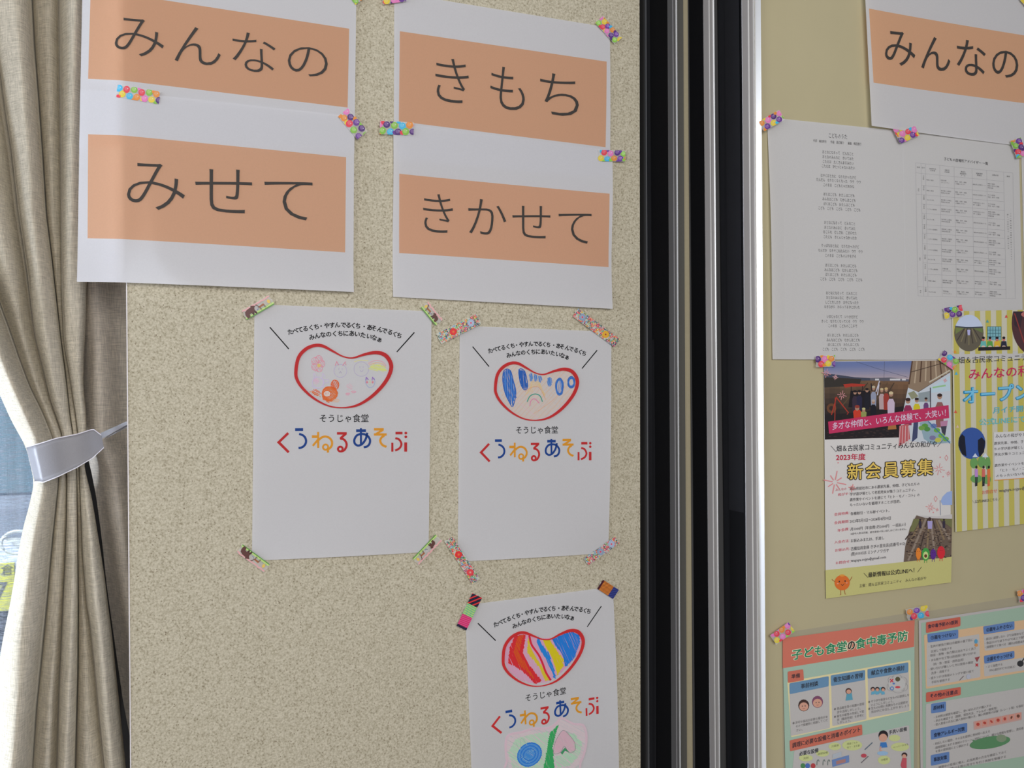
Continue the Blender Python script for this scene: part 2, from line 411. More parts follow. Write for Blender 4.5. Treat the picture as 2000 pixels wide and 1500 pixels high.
for off in (0.0, 1.0):
    P = []
    for i in range(31):
        t = i / 30
        def at2(poly):
            x = poly[0][0] + (poly[-1][0] - poly[0][0]) * t
            for a, b in zip(poly, poly[1:]):
                if a[0] <= x <= b[0]: return x, a[1] + (b[1] - a[1]) * (x - a[0]) / (b[0] - a[0])
            return poly[-1]
        tx, ty = at2(tie_top if off == 0 else tie_bot)
        P.append((tx, ty, nf(t, off)))
    V, Fc = [], []
    for x, y, n in P:
        V += [W(x, y - 1.0, n + .0006), W(x, y + 1.0, n + .0006), W(x, y + 1.0, n - .002), W(x, y - 1.0, n - .002)]
    for i in range(30):
        for r in range(4):
            a = i * 4 + r; b = i * 4 + (r + 1) % 4; Fc.append((a, b, b + 4, a + 4))
    mkobj('stitched_edge', V, Fc, TIEIN, tb)
def tube(pts, r, seg=8):
    V, Fc = [], []
    for i, p in enumerate(pts):
        p = Vector(p); q = Vector(pts[min(i + 1, len(pts) - 1)]) - Vector(pts[max(i - 1, 0)]); q.normalize()
        a = q.orthogonal().normalized(); b = q.cross(a)
        rr = r[i] if isinstance(r, (list, tuple)) else r
        for s in range(seg):
            th = 2 * math.pi * s / seg; V.append(p + (a * math.cos(th) + b * math.sin(th)) * rr)
    for i in range(len(pts) - 1):
        for s in range(seg):
            a = i * seg + s; b = i * seg + (s + 1) % seg; Fc.append((a, b, b + seg, a + seg))
    Fc.append(tuple(range(seg))[::-1]); Fc.append(tuple(range((len(pts) - 1) * seg, len(pts) * seg)))
    return V, Fc
def ribbon_px(quad, n0, n1, mat, name, par):
    V = [W(quad[0][0], quad[0][1], n0), W(quad[1][0], quad[1][1], n1), W(quad[2][0], quad[2][1], n1), W(quad[3][0], quad[3][1], n0)]
    V += [p + Vector((0, 0.0012, 0)) for p in V]
    mkobj(name, V, [(0, 1, 2, 3), (7, 6, 5, 4), (0, 4, 5, 1), (1, 5, 6, 2), (2, 6, 7, 3), (3, 7, 4, 0)], mat, par)
ribbon_px([(196, 846), (247, 823), (249, 829), (200, 857)], -0.052, -0.012, TIE, 'strap', tb)
ribbon_px([(218, 846), (249, 829), (251, 833), (202, 859)], -0.054, -0.015, TIE, 'strap', tb)

# sheer curtain behind
V, Fc = [], []
xs = np.linspace(-700, 150, 120); ys = [-500, 0, 300, 600, 770, 900, 1100, 1300, 1600, 2000]
for y in ys:
    for i, x in enumerate(xs):
        V.append(W(x, y, -0.20 + 0.012 * math.sin(x * 0.055) + 0.006 * math.sin(x * .13 + 1)))
k = len(xs)
for r in range(len(ys) - 1):
    for c in range(k - 1): Fc.append((r * k + c, (r + 1) * k + c, (r + 1) * k + c + 1, r * k + c + 1))
tag(mkobj('sheer_curtain', V, Fc, SHEER, smooth=True), 'thin bluish white sheer curtain hanging before the window glass', 'curtain')

# ------------------------------------------------------------------ car outside
ZC = 3.3
def P3(px, py, zc):   # point at camera depth zc, used only to stand the car where it is seen
    return CAMP + (FWD + RGT * ((px - 1000) / F_PX) + UPV * ((770 - py) / F_PX)) * zc
emb = P3(36, 1058, ZC)
car = empty('parked_car', (emb.x - 0.0, emb.y, 0)); tag(car, 'grey blue small car parked outside with yellow number plate', 'car')
cx, cy = emb.x, emb.y
CARB = plain('grey blue car paint', (0.30, 0.33, 0.42), .3, .2); CARD = plain('dark grille plastic', (0.12, 0.14, 0.19), .5)
CARG = plain('car windscreen', (0.13, 0.20, 0.26), .1, 0, .8); CARY = plain('yellow plate', (0.90, 0.84, 0.12), .5); CARS = plain('chrome emblem', (0.9, 0.92, .95), .3)
CARK = plain('dark plate ink', (0.09, 0.10, 0.08), .6)
# body: side profile extruded across the width, facing the window
prof = [(0.02, 0.30), (0.00, 0.55), (0.02, 0.86), (0.10, 0.98), (0.45, 1.05), (0.95, 1.55), (1.2, 1.62), (2.9, 1.60), (3.3, 1.0), (3.3, 0.30)]
V, Fc = [], []
wd = [-.74, -.70, -.5, 0, .5, .70, .74]
for i, xw in enumerate(wd):
    ins = (0.10 if i in (0, 6) else (0.03 if i in (1, 5) else 0))
    for (d, z) in prof: V.append((cx + xw, cy + 0.03 + d + (ins if d < 1 else 0), z - (ins * .5 if z > .9 else 0)))
m = len(prof)
for i in range(len(wd) - 1):
    for j in range(m): Fc.append((i * m + j, i * m + (j + 1) % m, (i + 1) * m + (j + 1) % m, (i + 1) * m + j))
Fc.append(tuple(range(m))); Fc.append(tuple(range((len(wd) - 1) * m, len(wd) * m))[::-1])
mkobj('body', V, Fc, CARB, car)
V = [(cx + s * .62, cy + 0.03 + d - 0.01, z + .012) for s, d, z in ((-1, .5, 1.10), (1, .5, 1.10), (1, .92, 1.50), (-1, .92, 1.50))]
V += [(x, y + .01, z - .01) for x, y, z in V]
mkobj('windscreen', V, [(0, 1, 2, 3), (7, 6, 5, 4), (0, 4, 5, 1), (1, 5, 6, 2), (2, 6, 7, 3), (3, 7, 4, 0)], CARG, car)
v, f = box(cx - .60, cx + .60, cy - .005, cy + .04, .62, .80); mkobj('grille', v, f, CARD, car)
v, f = box(cx - .72, cx + .72, cy - .05, cy + .05, .24, .44); mkobj('bumper', v, f, CARD, car)
for s in (-1, 1):
    v, f = tube([(cx + s * .60, cy - .005, .80), (cx + s * .60, cy + .05, .80)], .085, 16); mkobj('headlamp', v, f, CARS, car)
    v, f = tube([(cx + s * .72, cy + .55, .27), (cx + s * .56, cy + .55, .27)], .27, 20); mkobj('wheel', v, f, CARK, car)
pl = P3(-62, 1138, ZC); 
v, f = box(pl.x - .165, pl.x + .165, cy - .075, cy - .06, pl.z - .0825, pl.z + .0825); plate = mkobj('number_plate', v, f, CARY, car)
k_ = bpy.data.curves
def plate_text(ch, px, py, hpx, colm):
    v, f = glyph(ch, 0.0, 3); c0 = P3(px, py, ZC - .08); sc = hpx / F_PX * ZC
    mkobj('plate_character', [(c0.x + p[0] * sc, cy - .0765, c0.z + p[1] * sc) for p in v], f, colm, plate)
PLATE = [('倉', 2, 1121, 22), ('敷', 25, 1121, 22), ('7', -14, 1174, 54)]
ring = [(cx + .055 * math.cos(t) * 0.95, cy - .02, emb.z + .040 * math.sin(t)) for t in np.linspace(0, 2 * math.pi, 25)]
v, f = tube(ring, .0065, 6); mkobj('emblem', v, f, CARS, car)
V = [(cx - .045, cy - .02, emb.z + .018), (cx + .0, cy - .02, emb.z + .018), (cx + .03, cy - .02, emb.z), (cx + 0, cy - .02, emb.z - .022), (cx - .02, cy - .02, emb.z)]
V += [(x, y + .01, z) for x, y, z in V]
mkobj('emblem', V, [(0, 1, 2, 3, 4), (9, 8, 7, 6, 5)] + [(i, (i + 1) % 5 , 5 + (i + 1) % 5, 5 + i) for i in range(5)], CARS, car)

# ------------------------------------------------------------------ flat print helpers
_tc = {}
def glyph(body, offset=0.0, res=2):
    key = (body, offset, res)
    if key in _tc: return _tc[key]
    c = bpy.data.curves.new('type', 'FONT'); c.body = body; c.resolution_u = res; c.offset = offset
    o = bpy.data.objects.new('type', c); COL.objects.link(o)
    dg = bpy.context.evaluated_depsgraph_get()
    me = bpy.data.meshes.new_from_object(o.evaluated_get(dg))
    v = np.array([(p.co.x, p.co.y) for p in me.vertices]) if len(me.vertices) else np.zeros((0, 2))
    f = [tuple(p.vertices) for p in me.polygons]
    bpy.data.objects.remove(o); bpy.data.meshes.remove(me); bpy.data.curves.remove(c)
    _tc[key] = (v, f); return v, f
def clip_poly(poly, rect):
    """clip a convex polygon to a convex counter-clockwise region"""
    out = list(poly)
    n = len(rect)
    for i in range(n):
        ax, ay = rect[i]; bx_, by = rect[(i + 1) % n]
        inp, out = out, []
        if not inp: return []
        def side(p): return (bx_ - ax) * (p[1] - ay) - (by - ay) * (p[0] - ax)
        for j in range(len(inp)):
            p, q = inp[j - 1], inp[j]; sp, sq = side(p), side(q)
            if (sp >= 0) != (sq >= 0):
                t = sp / (sp - sq); out.append((p[0] + (q[0] - p[0]) * t, p[1] + (q[1] - p[1]) * t))
            if sq >= 0: out.append(q)
    return out
def catmull(pts, sub=8, closed=False):
    res = []; n = len(pts); rng = range(n if closed else n - 1)
    for i in rng:
        if closed: p0, p1, p2, p3 = pts[i - 1], pts[i], pts[(i + 1) % n], pts[(i + 2) % n]
        else: p0, p1, p2, p3 = pts[max(i - 1, 0)], pts[i], pts[i + 1], pts[min(i + 2, n - 1)]
        for s in range(sub):
            t = s / sub
            res.append(tuple(0.5 * ((2 * b) + (-a + c) * t + (2 * a - 5 * b + 4 * c - d) * t * t + (-a + 3 * b - 3 * c + d) * t ** 3) for a, b, c, d in zip(p0, p1, p2, p3)))
    if not closed: res.append(tuple(pts[-1]))
    return res
for a_ in PLATE: plate_text(*a_, CARK)
class Surf:
    """a sheet on a plane: four picture corners, plane offset, out-of-plane curl"""
    def __init__(s, tl, tr, br, bl, n, curl=None):
        s.q = [np.array(p, float) for p in (tl, tr, br, bl)]; s.n = n; s.curl = curl
    def uv(s, x, y):
        u = v = .5; a, b, c, d = s.q; p = np.array((x, y), float)
        for _ in range(6):
            f = a * (1 - u) * (1 - v) + b * u * (1 - v) + c * u * v + d * (1 - u) * v - p
            du = (b - a) * (1 - v) + (c - d) * v; dv = (d - a) * (1 - u) + (c - b) * u
            det = du[0] * dv[1] - du[1] * dv[0]
            u -= (f[0] * dv[1] - f[1] * dv[0]) / det; v -= (du[0] * f[1] - du[1] * f[0]) / det
        return u, v
    def px(s, u, v):
        a, b, c, d = s.q; r = a * (1 - u) * (1 - v) + b * u * (1 - v) + c * u * v + d * (1 - u) * v
        return float(r[0]), float(r[1])
    def at(s, x, y, eps=0.0):
        p = W(x, y, s.n)
        if s.curl:
            u, v = s.uv(x, y); p = p + Vector((0, -s.curl(min(1, max(0, u)), min(1, max(0, v))), 0))
        return p + Vector((0, -eps, 0))
class Ink:
    def __init__(s, surf, white=(190, 188, 190), T=None, lift=0.00012, auto=False):
        s.s = surf; s.w = white; s.T = T; s.V = []; s.F = []; s.C = []; s.k = 0; s.lift = lift; s.auto = auto; s.cuts = []
    def col(s, c): return inkcol(c, s.w)
    def m(s, p): return s.T(p) if s.T else p
    def layer(s): s.k += 1
    def sep(s): s.cuts.append((len(s.V), len(s.F)))
    def _a(s):
        s.k += 0.05
        if s.auto: s.sep()
    def poly(s, pts, c):
        if len(pts) < 3: return
        s._a(); b = len(s.V)
        for p in pts:
            x, y = s.m(p); s.V.append(s.s.at(x, y, s.lift + s.k * 0.00002))
        s.F.append(tuple(range(b, b + len(pts)))); s.C.append(s.col(c))
    def grid(s, tl, tr, br, bl, c, nx=8, ny=8):
        s._a(); q = Surf(tl, tr, br, bl, 0); b = len(s.V)
        for j in range(ny + 1):
            for i in range(nx + 1):
                x, y = s.m(q.px(i / nx, j / ny)); s.V.append(s.s.at(x, y, s.lift + s.k * 0.00002))
        cc = c if callable(c) else None
        for j in range(ny):
            for i in range(nx):
                a = b + j * (nx + 1) + i
                s.F.append((a, a + nx + 1, a + nx + 2, a + 1)); s.C.append(s.col(cc(i / nx, j / ny) if cc else c))
    def ell(s, x, y, rx, ry, c, n=20, rot=0.0, clip=None):
        P = [(x + rx * math.cos(t) * math.cos(rot) - ry * math.sin(t) * math.sin(rot), y + rx * math.cos(t) * math.sin(rot) + ry * math.sin(t) * math.cos(rot)) for t in np.linspace(0, 2 * math.pi, n, endpoint=False)]
        if clip: P = clip_poly(P, clip)
        s.poly(P, c)
    def stroke(s, pts, w, c, closed=False, widths=None):
        n = len(pts); L = []
        for i in range(n):
            a = pts[i - 1] if (closed or i) else pts[i]; b = pts[(i + 1) % n] if (closed or i < n - 1) else pts[i]
            dx, dy = b[0] - a[0], b[1] - a[1]; l = math.hypot(dx, dy) or 1
            nx, ny = -dy / l, dx / l; k = 1.0
            if 0 < i < n - 1 and not closed:   # mitre
                d1 = (pts[i][0] - a[0], pts[i][1] - a[1]); l1 = math.hypot(*d1) or 1
                k = 1 / max(0.45, abs(nx * (-d1[1] / l1) + ny * (d1[0] / l1)))
            h = (widths[i] if widths else w) / 2 * k
            L.append(((pts[i][0] + nx * h, pts[i][1] + ny * h), (pts[i][0] - nx * h, pts[i][1] - ny * h)))
        s._a(); b = len(s.V)
        for p, q in L:
            for r in (p, q):
                x, y = s.m(r); s.V.append(s.s.at(x, y, s.lift + s.k * 0.00002))
        for i in range(n if closed else n - 1):
            a = b + 2 * i; e = b + 2 * ((i + 1) % n)
            s.F.append((a, a + 1, e + 1, e)); s.C.append(s.col(c))
    def curve(s, pts, w, c, sub=6, closed=False): s.stroke(catmull(pts, sub, closed), w, c, closed)
    def mesh(s, v, f, c, fn):
        s.k += 0.01; b = len(s.V)
        for x, y in v:
            X, Y = s.m(fn(x, y)); s.V.append(s.s.at(X, Y, s.lift + s.k * 0.00002))
        cc = s.col(c)
        for q in f: s.F.append(tuple(b + i for i in q)); s.C.append(cc)
    def glyph_box(s, ch, x0, x1, y0, y1, slope, c, off=0.0, res=4):
        v, f = glyph(ch, off, res); mn = v.min(0); mxx = v.max(0)
        w = x1 - x0; H = (y1 - y0) - abs(slope) * w; xc = (x0 + x1) / 2
        yb = (y1 + y0) / 2 + H / 2
        s.mesh(v, f, c, lambda x, y: (x0 + (x - mn[0]) / (mxx[0] - mn[0]) * w,
                                      yb - (y - mn[1]) / (mxx[1] - mn[1]) * H + slope * (x0 + (x - mn[0]) / (mxx[0] - mn[0]) * w - xc)))
    def text(s, body, x, y, size, c, slope=0.0, wid=None, align='L', off=0.0, adv=None, res=1, up=(0.0, 1.0), arc=None):
        """baseline start (x,y); size = em height in px; wid = total width in px"""
        v, f = glyph(body, min(off, 0), res)
        if len(v) == 0: return
        s._a(); L = v[:, 0].max()
        k = (wid / L) if wid else size * (adv or 0.9)
        tot = L * k
        x0 = x - (tot / 2 if align == 'C' else (tot if align == 'R' else 0))
        sh = [(0, 0)]
        if off > 0:
            n = 12 if off > .03 else 4
            sh = [(off * math.cos(2 * math.pi * (i + .5) / n), off * math.sin(2 * math.pi * (i + .5) / n)) for i in range(n)] + ([(0, 0)] if off > .03 else [])
        kk = s.k
        for i, (sx, sy) in enumerate(sh):
            s.k = kk + i * 0.04
            s.mesh(v, f, c, lambda a, b: (x0 + a * k + sx * size, y + slope * (x0 + a * k - x) - (b + sy) * size))
        s.k = kk
    def build(s, name, parent, mat=INK, label=None):
        if not s.F: return None
        cuts = ([(0, 0)] if not s.cuts or s.cuts[0] != (0, 0) else []) + s.cuts + [(len(s.V), len(s.F))]
        for (v0, f0), (v1, f1) in zip(cuts, cuts[1:]):
            if f1 <= f0: continue
            o = mkobj(name, s.V[v0:v1], [tuple(i - v0 for i in f) for f in s.F[f0:f1]], mat, parent, s.C[f0:f1])
            if label: o['label'] = label
        s.cuts = []
        s.V, s.F, s.C = [], [], []
        return o
def sheet_mesh(surf, nx=14, ny=16, col=(0.82,) * 3, th=0.00015):
    V, Fc = [], []
    for j in range(ny + 1):
        for i in range(nx + 1): V.append(surf.at(*surf.px(i / nx, j / ny)))
    b = len(V); V += [p + Vector((0, th, 0)) for p in V]
    for j in range(ny):
        for i in range(nx):
            a = j * (nx + 1) + i; Fc.append((a, a + nx + 1, a + nx + 2, a + 1))
    k = nx + 1
    for i in range(nx): Fc.append((i, i + 1, b + i + 1, b + i)); a = ny * k + i; Fc.append((a + 1, a, b + a, b + a + 1))
    for j in range(ny):
        a = j * k; Fc.append((a + k, a, b + a, b + a + k)); a = j * k + nx; Fc.append((a, a + k, b + a + k, b + a))
    return V, Fc, [col] * len(Fc)

# ------------------------------------------------------------------ banner sheets with one orange band each
GREY = (60, 56, 54)
def banner(label, surf, band, glyphs, white, slope, orange=(226, 181, 152), off=-0.013):
    c = surf.at(*surf.px(.5, .5))
    root = empty('paper_sheet', c); tag(root, label, 'sign', 'orange banded banner sheets')
    bs = Surf(*band, surf.n)
    u0 = surf.uv(*band[0])[0]; u1 = surf.uv(*band[1])[0]; v0 = surf.uv(*band[0])[1]; v1 = surf.uv(*band[3])[1]
    v0r = surf.uv(*band[1])[1]; v1r = surf.uv(*band[2])[1]; u0b = surf.uv(*band[3])[0]; u1b = surf.uv(*band[2])[0]
    P = [[surf.px(0, 0), surf.px(u0, 0), surf.px(u1, 0), surf.px(1, 0)],
         [surf.px(0, v0), band[0], band[1], surf.px(1, v0r)],
         [surf.px(0, v1), band[3], band[2], surf.px(1, v1r)],
         [surf.px(0, 1), surf.px(u0b, 1), surf.px(u1b, 1), surf.px(1, 1)]]
    def block(r, c_, nx, ny, V, Fc, Cc, colr):
        q = Surf(P[r][c_], P[r][c_ + 1], P[r + 1][c_ + 1], P[r + 1][c_], 0); b = len(V)
        for j in range(ny + 1):
            for i in range(nx + 1): V.append(surf.at(*q.px(i / nx, j / ny)))
        for j in range(ny):
            for i in range(nx):
                a = b + j * (nx + 1) + i; Fc.append((a, a + nx + 1, a + nx + 2, a + 1)); Cc.append(colr)
    V, Fc, Cc = [], [], []
    NX, NY = [4, 40, 3], [6, 10, 6]
    for r in range(3):
        for c_ in range(3):
            if (r, c_) == (1, 1): continue
            block(r, c_, NX[c_], NY[r], V, Fc, Cc, (0.80, 0.80, 0.82))
    mkobj('sheet', V, Fc, PAPER, root, Cc, True)
    V, Fc, Cc = [], [], []
    oc = inkcol(orange, white)
    block(1, 1, NX[1], NY[1], V, Fc, Cc, oc)
    b = mkobj('printed_band', V, Fc, PAPER, root, Cc, True); b['label'] = 'orange printed band'
    for ch, x0, x1, y0, y1 in glyphs:
        k = Ink(surf, white, None, 0.0006); k.glyph_box(ch, x0, x1, y0, y1, slope, GREY, off); k.build('letter', root)
    return root
WL = (190, 188, 191)
def bend(u, u0=.160):
    d = u0 - u
    return 0 if d <= -.01 else .07 * (d + .01) ** 2 / .04 if d < .01 else .07 * d
curlA = lambda u, v: 0.003 * math.sin(math.pi * u) * v + 0.010 * max(0, (v - .8) / .2) ** 2 * 0.4 - bend(u)
S1 = Surf((161, -97), (696, -15), (692, 300), (153, 285), 0.0030, lambda u, v: -bend(u, .150))
S2 = Surf((155, 170), (692, 228), (690, 571), (149, 549), 0.0044, curlA)
S3 = Surf((770, -15), (1191, 54), (1191, 350), (769, 312), 0.0012, lambda u, v: 0.002 * math.sin(math.pi * v) * u)
S4 = Surf((768, 240), (1196, 294), (1193, 604), (767, 580), 0.0024,
          lambda u, v: 0.004 * v * v * (0.4 + u) + 0.0022 * math.sin(2 * math.pi * v) * (abs(u - .5) * 2) ** 3)
ORG = (222, 176, 148)
banner('white sheet lettered みんなの on orange, hanging past the wall edge', S1, [(176, -22), (682, 56), (679, 210), (171, 149)],
       [('み', 224, 320, 31, 116), ('ん', 341, 431, 48, 131), ('な', 454, 538, 60, 146), ('の', 562, 640, 87, 154)], WL, .13, (188, 145, 118))
banner('white sheet lettered みせて on orange, overlapping the curtain edge', S2, [(171, 258), (676, 307), (674, 493), (170, 463)],
       [('み', 248, 361, 315, 415), ('せ', 381, 492, 325, 420), ('て', 516, 610, 349, 432)], WL, .085, (191, 149, 123))
banner('white sheet lettered きもち on orange at the top of the speckled wall', S3, [(781, 61), (1184, 121), (1182, 288), (779, 237)],
       [('き', 850, 915, 111, 205), ('も', 957, 1024, 128, 219), ('ち', 1054, 1129, 141, 231)], WL, .13, (190, 147, 120))
banner('white sheet lettered きかせて on orange below the きもち sheet', S4, [(779, 340), (1189, 379), (1188, 522), (780, 494)],
       [('き', 826, 884, 377, 457), ('か', 914, 988, 387, 462), ('せ', 1000, 1074, 398, 468), ('て', 1090, 1154, 413, 477)], WL, .085, (192, 148, 122))
S5 = Surf((1680, -70), (2110, -20), (2110, 300), (1696, 248), NB + 0.003, lambda u, v: 0.006 * (1 - u) ** 3)
banner('white sheet lettered みんなの on orange, taped on the beige board', S5, [(1691, 20), (2100, 85), (2100, 214), (1700, 164)],
       [('み', 1723, 1784, 60, 134), ('ん', 1796, 1854, 70, 142), ('な', 1867, 1924, 76, 152), ('の', 1937, 1988, 96, 155)], (186, 183, 184), .13, (192, 149, 119), -0.004)

# ------------------------------------------------------------------ three logo sheets with children's drawings
def homog(src, dst):
    A = []; B = []
    for (x, y), (u, v) in zip(src, dst):
        A += [[x, y, 1, 0, 0, 0, -u * x, -u * y], [0, 0, 0, x, y, 1, -v * x, -v * y]]; B += [u, v]
    h = np.linalg.solve(np.array(A, float), np.array(B, float))
    def T(p):
        w = h[6] * p[0] + h[7] * p[1] + 1
        return ((h[0] * p[0] + h[1] * p[1] + h[2]) / w, (h[3] * p[0] + h[4] * p[1] + h[5]) / w)
    return T
REF = [(282, 327), (1315, 363), (330, 1148), (1262, 1215)]
RED, BLU, YEL, BLK = (172, 40, 42), (24, 60, 126), (212, 146, 44), (22, 22, 26)
BEAN = [(467, 640, 24), (485, 545, 25), (535, 485, 25), (600, 457, 23), (660, 461, 21), (735, 500, 14), (800, 534, 9), (870, 546, 10), (960, 520, 18), (1045, 507, 25), (1112, 532, 28), (1148, 600, 28), (1128, 680, 27), (1070, 762, 25), (990, 835, 22), (900, 885, 16), (800, 901, 9), (700, 888, 10), (600, 838, 15), (520, 768, 19), (475, 700, 22)]
def Lg(p): return ((540 + p[0] / 7.407 - 450) * 3.66, (830 + p[1] / 7.407 - 550) * 3.66)
LS = 3.66 / 7.407
def logo(k):
    st = lambda pts, w, c: k.stroke([Lg(p) for p in pts], w * LS, c)
    cu = lambda pts, w, c: k.curve([Lg(p) for p in pts], w * LS, c)
    arc = lambda cx, cy, r, a0, a1, n=14, ry=None: [(cx + r * math.cos(math.radians(a0 + (a1 - a0) * i / n)), cy + (ry or r) * math.sin(math.radians(a0 + (a1 - a0) * i / n))) for i in range(n + 1)]
    st([(168, 116), (30, 250), (175, 395)], 36, RED)
    st([(267, 66), (383, 66)], 42, BLU); st([(325, 128)] + arc(322, 232, 104, -80, 80, ry=100) + [(316, 331)], 32, BLU)
    st([(601, 100), (601, 332)], 30, YEL); st([(510, 168), (600, 168)], 40, YEL); st([(612, 196), (522, 302)], 30, YEL)
    cu([(612, 215), (650, 182), (705, 166), (765, 188), (800, 240), (796, 298), (762, 340), (720, 356)], 32, YEL)
    st(arc(708, 320, 38, 0, 360, 20), 26, YEL); st([(741, 340), (742, 398)], 32, YEL)
    st([(873, 121), (1015, 121)], 36, RED); st([(1000, 126), (926, 192), (930, 200)], 34, RED)
    cu([(922, 196), (970, 208), (1005, 250), (1012, 300), (990, 350), (960, 375), (925, 382)], 32, RED); st(arc(922, 348, 34, 0, 360, 20), 30, RED)
    st([(1150, 82), (1292, 82)], 40, BLU); st([(1220, 45), (1220, 298)], 30, BLU)
    cu([(1312, 112), (1290, 200), (1240, 272), (1180, 298), (1132, 268), (1126, 208), (1165, 148), (1232, 130), (1305, 148), (1350, 210), (1342, 275), (1305, 312), (1260, 322)], 32, BLU)
    st([(1408, 62), (1550, 62)], 36, YEL); st([(1538, 72), (1440, 128)], 30, YEL); st([(1408, 137), (1592, 137)], 34, YEL)
    cu([(1560, 150), (1515, 185), (1500, 235), (1530, 288), (1590, 316)], 32, YEL)
    st([(1720, 117), (1822, 117)], 38, RED)
    for yy in (117, 172): k.ell(*Lg((1870, yy)), 20 * LS, 20 * LS, RED)
    cu([(1718, 190), (1775, 212), (1806, 275), (1780, 335), (1716, 370)], 30, RED)
    st([(1675, 255), (1675, 386)], 30, RED); st([(1868, 252), (1868, 386)], 42, RED)
def hatch(k, poly, ang, gap, w, c, jit=1.5, seed=1):
    rnd = random.Random(seed); ca, sa = math.cos(ang), math.sin(ang)
    R = [(x * ca + y * sa, -x * sa + y * ca) for x, y in poly]
    y = min(p[1] for p in R) + gap / 2
    while y < max(p[1] for p in R):
        xs = []
        for a, b in zip(R, R[1:] + R[:1]):
            if (a[1] > y) != (b[1] > y): xs.append(a[0] + (b[0] - a[0]) * (y - a[1]) / (b[1] - a[1]))
        xs.sort()
        for x0, x1 in zip(xs[::2], xs[1::2]):
            x0 += rnd.uniform(-jit, jit); x1 += rnd.uniform(-jit, jit); n = max(2, int((x1 - x0) / 60) + 2)
            pts = [(x0 + (x1 - x0) * i / (n - 1), y + rnd.uniform(-jit, jit) * .8) for i in range(n)]
            k.stroke([(p[0] * ca - p[1] * sa, p[0] * sa + p[1] * ca) for p in pts], w * rnd.uniform(.6, 1.15), c)
        y += gap * rnd.uniform(.75, 1.25)
def sheet_logo(label, surf, dst, draw, white):
    root = empty('drawing_sheet', surf.at(*surf.px(.5, .5))); tag(root, label, 'drawing', "children's bean drawings")
    V, Fc, Cc = sheet_mesh(surf, 14, 18, (0.80, 0.80, 0.815)); mkobj('sheet', V, Fc, PAPER, root, Cc)
    T = homog(REF, dst)
    k = Ink(surf, white, T, 0.00014, True)
    k.stroke([(282, 327), (417, 482)], 8, BLK); k.stroke([(1315, 363), (1189, 503)], 8, BLK); k.build('slash_mark', root)
    k = Ink(surf, white, T, 0.00014)
    l1 = [(432, 375), (560, 348), (690, 330), (820, 326), (985, 342), (1120, 372), (1205, 402)]
    l2 = [(585, 412), (650, 398), (720, 390), (830, 386), (900, 390), (1000, 410), (1062, 430)]
    for txt, ln, sz in (('たべてるくち・やすんでるくち・あそんでるくち', l1, 43), ('みんなのくちにあいたいなぁ', l2, 43)):
        cv = catmull(ln, 20); cum = [0]
        for a, b in zip(cv, cv[1:]): cum.append(cum[-1] + math.hypot(b[0] - a[0], b[1] - a[1]))
        rnd = random.Random(3)
        for i, ch in enumerate(txt):
            s_ = cum[-1] * i / (len(txt) - 1); j = min(range(len(cum)), key=lambda q: abs(cum[q] - s_)); j = min(j, len(cv) - 2)
            x, y = cv[j]; an = math.atan2(cv[j + 1][1] - y, cv[j + 1][0] - x) + rnd.uniform(-.06, .06)
            v, f = glyph(ch, 0.028, 2)
            ca, sa = math.cos(an), math.sin(an)
            k.mesh(v, f, BLK, lambda a, b, x=x, y=y, ca=ca, sa=sa: (x + ((a - .5) * ca + (b) * sa) * sz, y + ((a - .5) * sa - (b) * ca) * sz))
    k.build('arched_lettering', root)
    k = Ink(surf, white, T, 0.00014); k.text('そうじゃ食堂', 632, 1000, 62, BLK, 0, 355, off=0.008, res=3); k.build('lettering', root)
    k = Ink(surf, white, T, 0.00014); logo(k); k.build('logo_lettering', root)
    k = Ink(surf, white, T, 0.00014); draw(k); k.build('crayon_drawing', root)
    k = Ink(surf, white, T, 0.0013); b = catmull(BEAN, 5, True); k.stroke([(p[0], p[1]) for p in b], 10, RED, True, [p[2] for p in b]); k.build('bean_outline', root, label='red bean shaped outline')
    return root
BP = [(p[0], p[1]) for p in catmull(BEAN, 4, True)]
def loop(k, cx, cy, rx, ry, w, c, seed=0, turns=1, j=1.5):
    rnd = random.Random(seed); n = int(14 * turns)
    k.curve([(cx + (rx + rnd.uniform(-j, j)) * math.cos(2 * math.pi * i * turns / n), cy + (ry + rnd.uniform(-j, j)) * math.sin(2 * math.pi * i * turns / n)) for i in range(n + 1)], w, c, 3)
def el(cx, cy, rx, ry, n=16, rot=0): return [(cx + rx * math.cos(t) * math.cos(rot) - ry * math.sin(t) * math.sin(rot), cy + rx * math.cos(t) * math.sin(rot) + ry * math.sin(t) * math.cos(rot)) for t in np.linspace(0, 2 * math.pi, n, endpoint=False)]
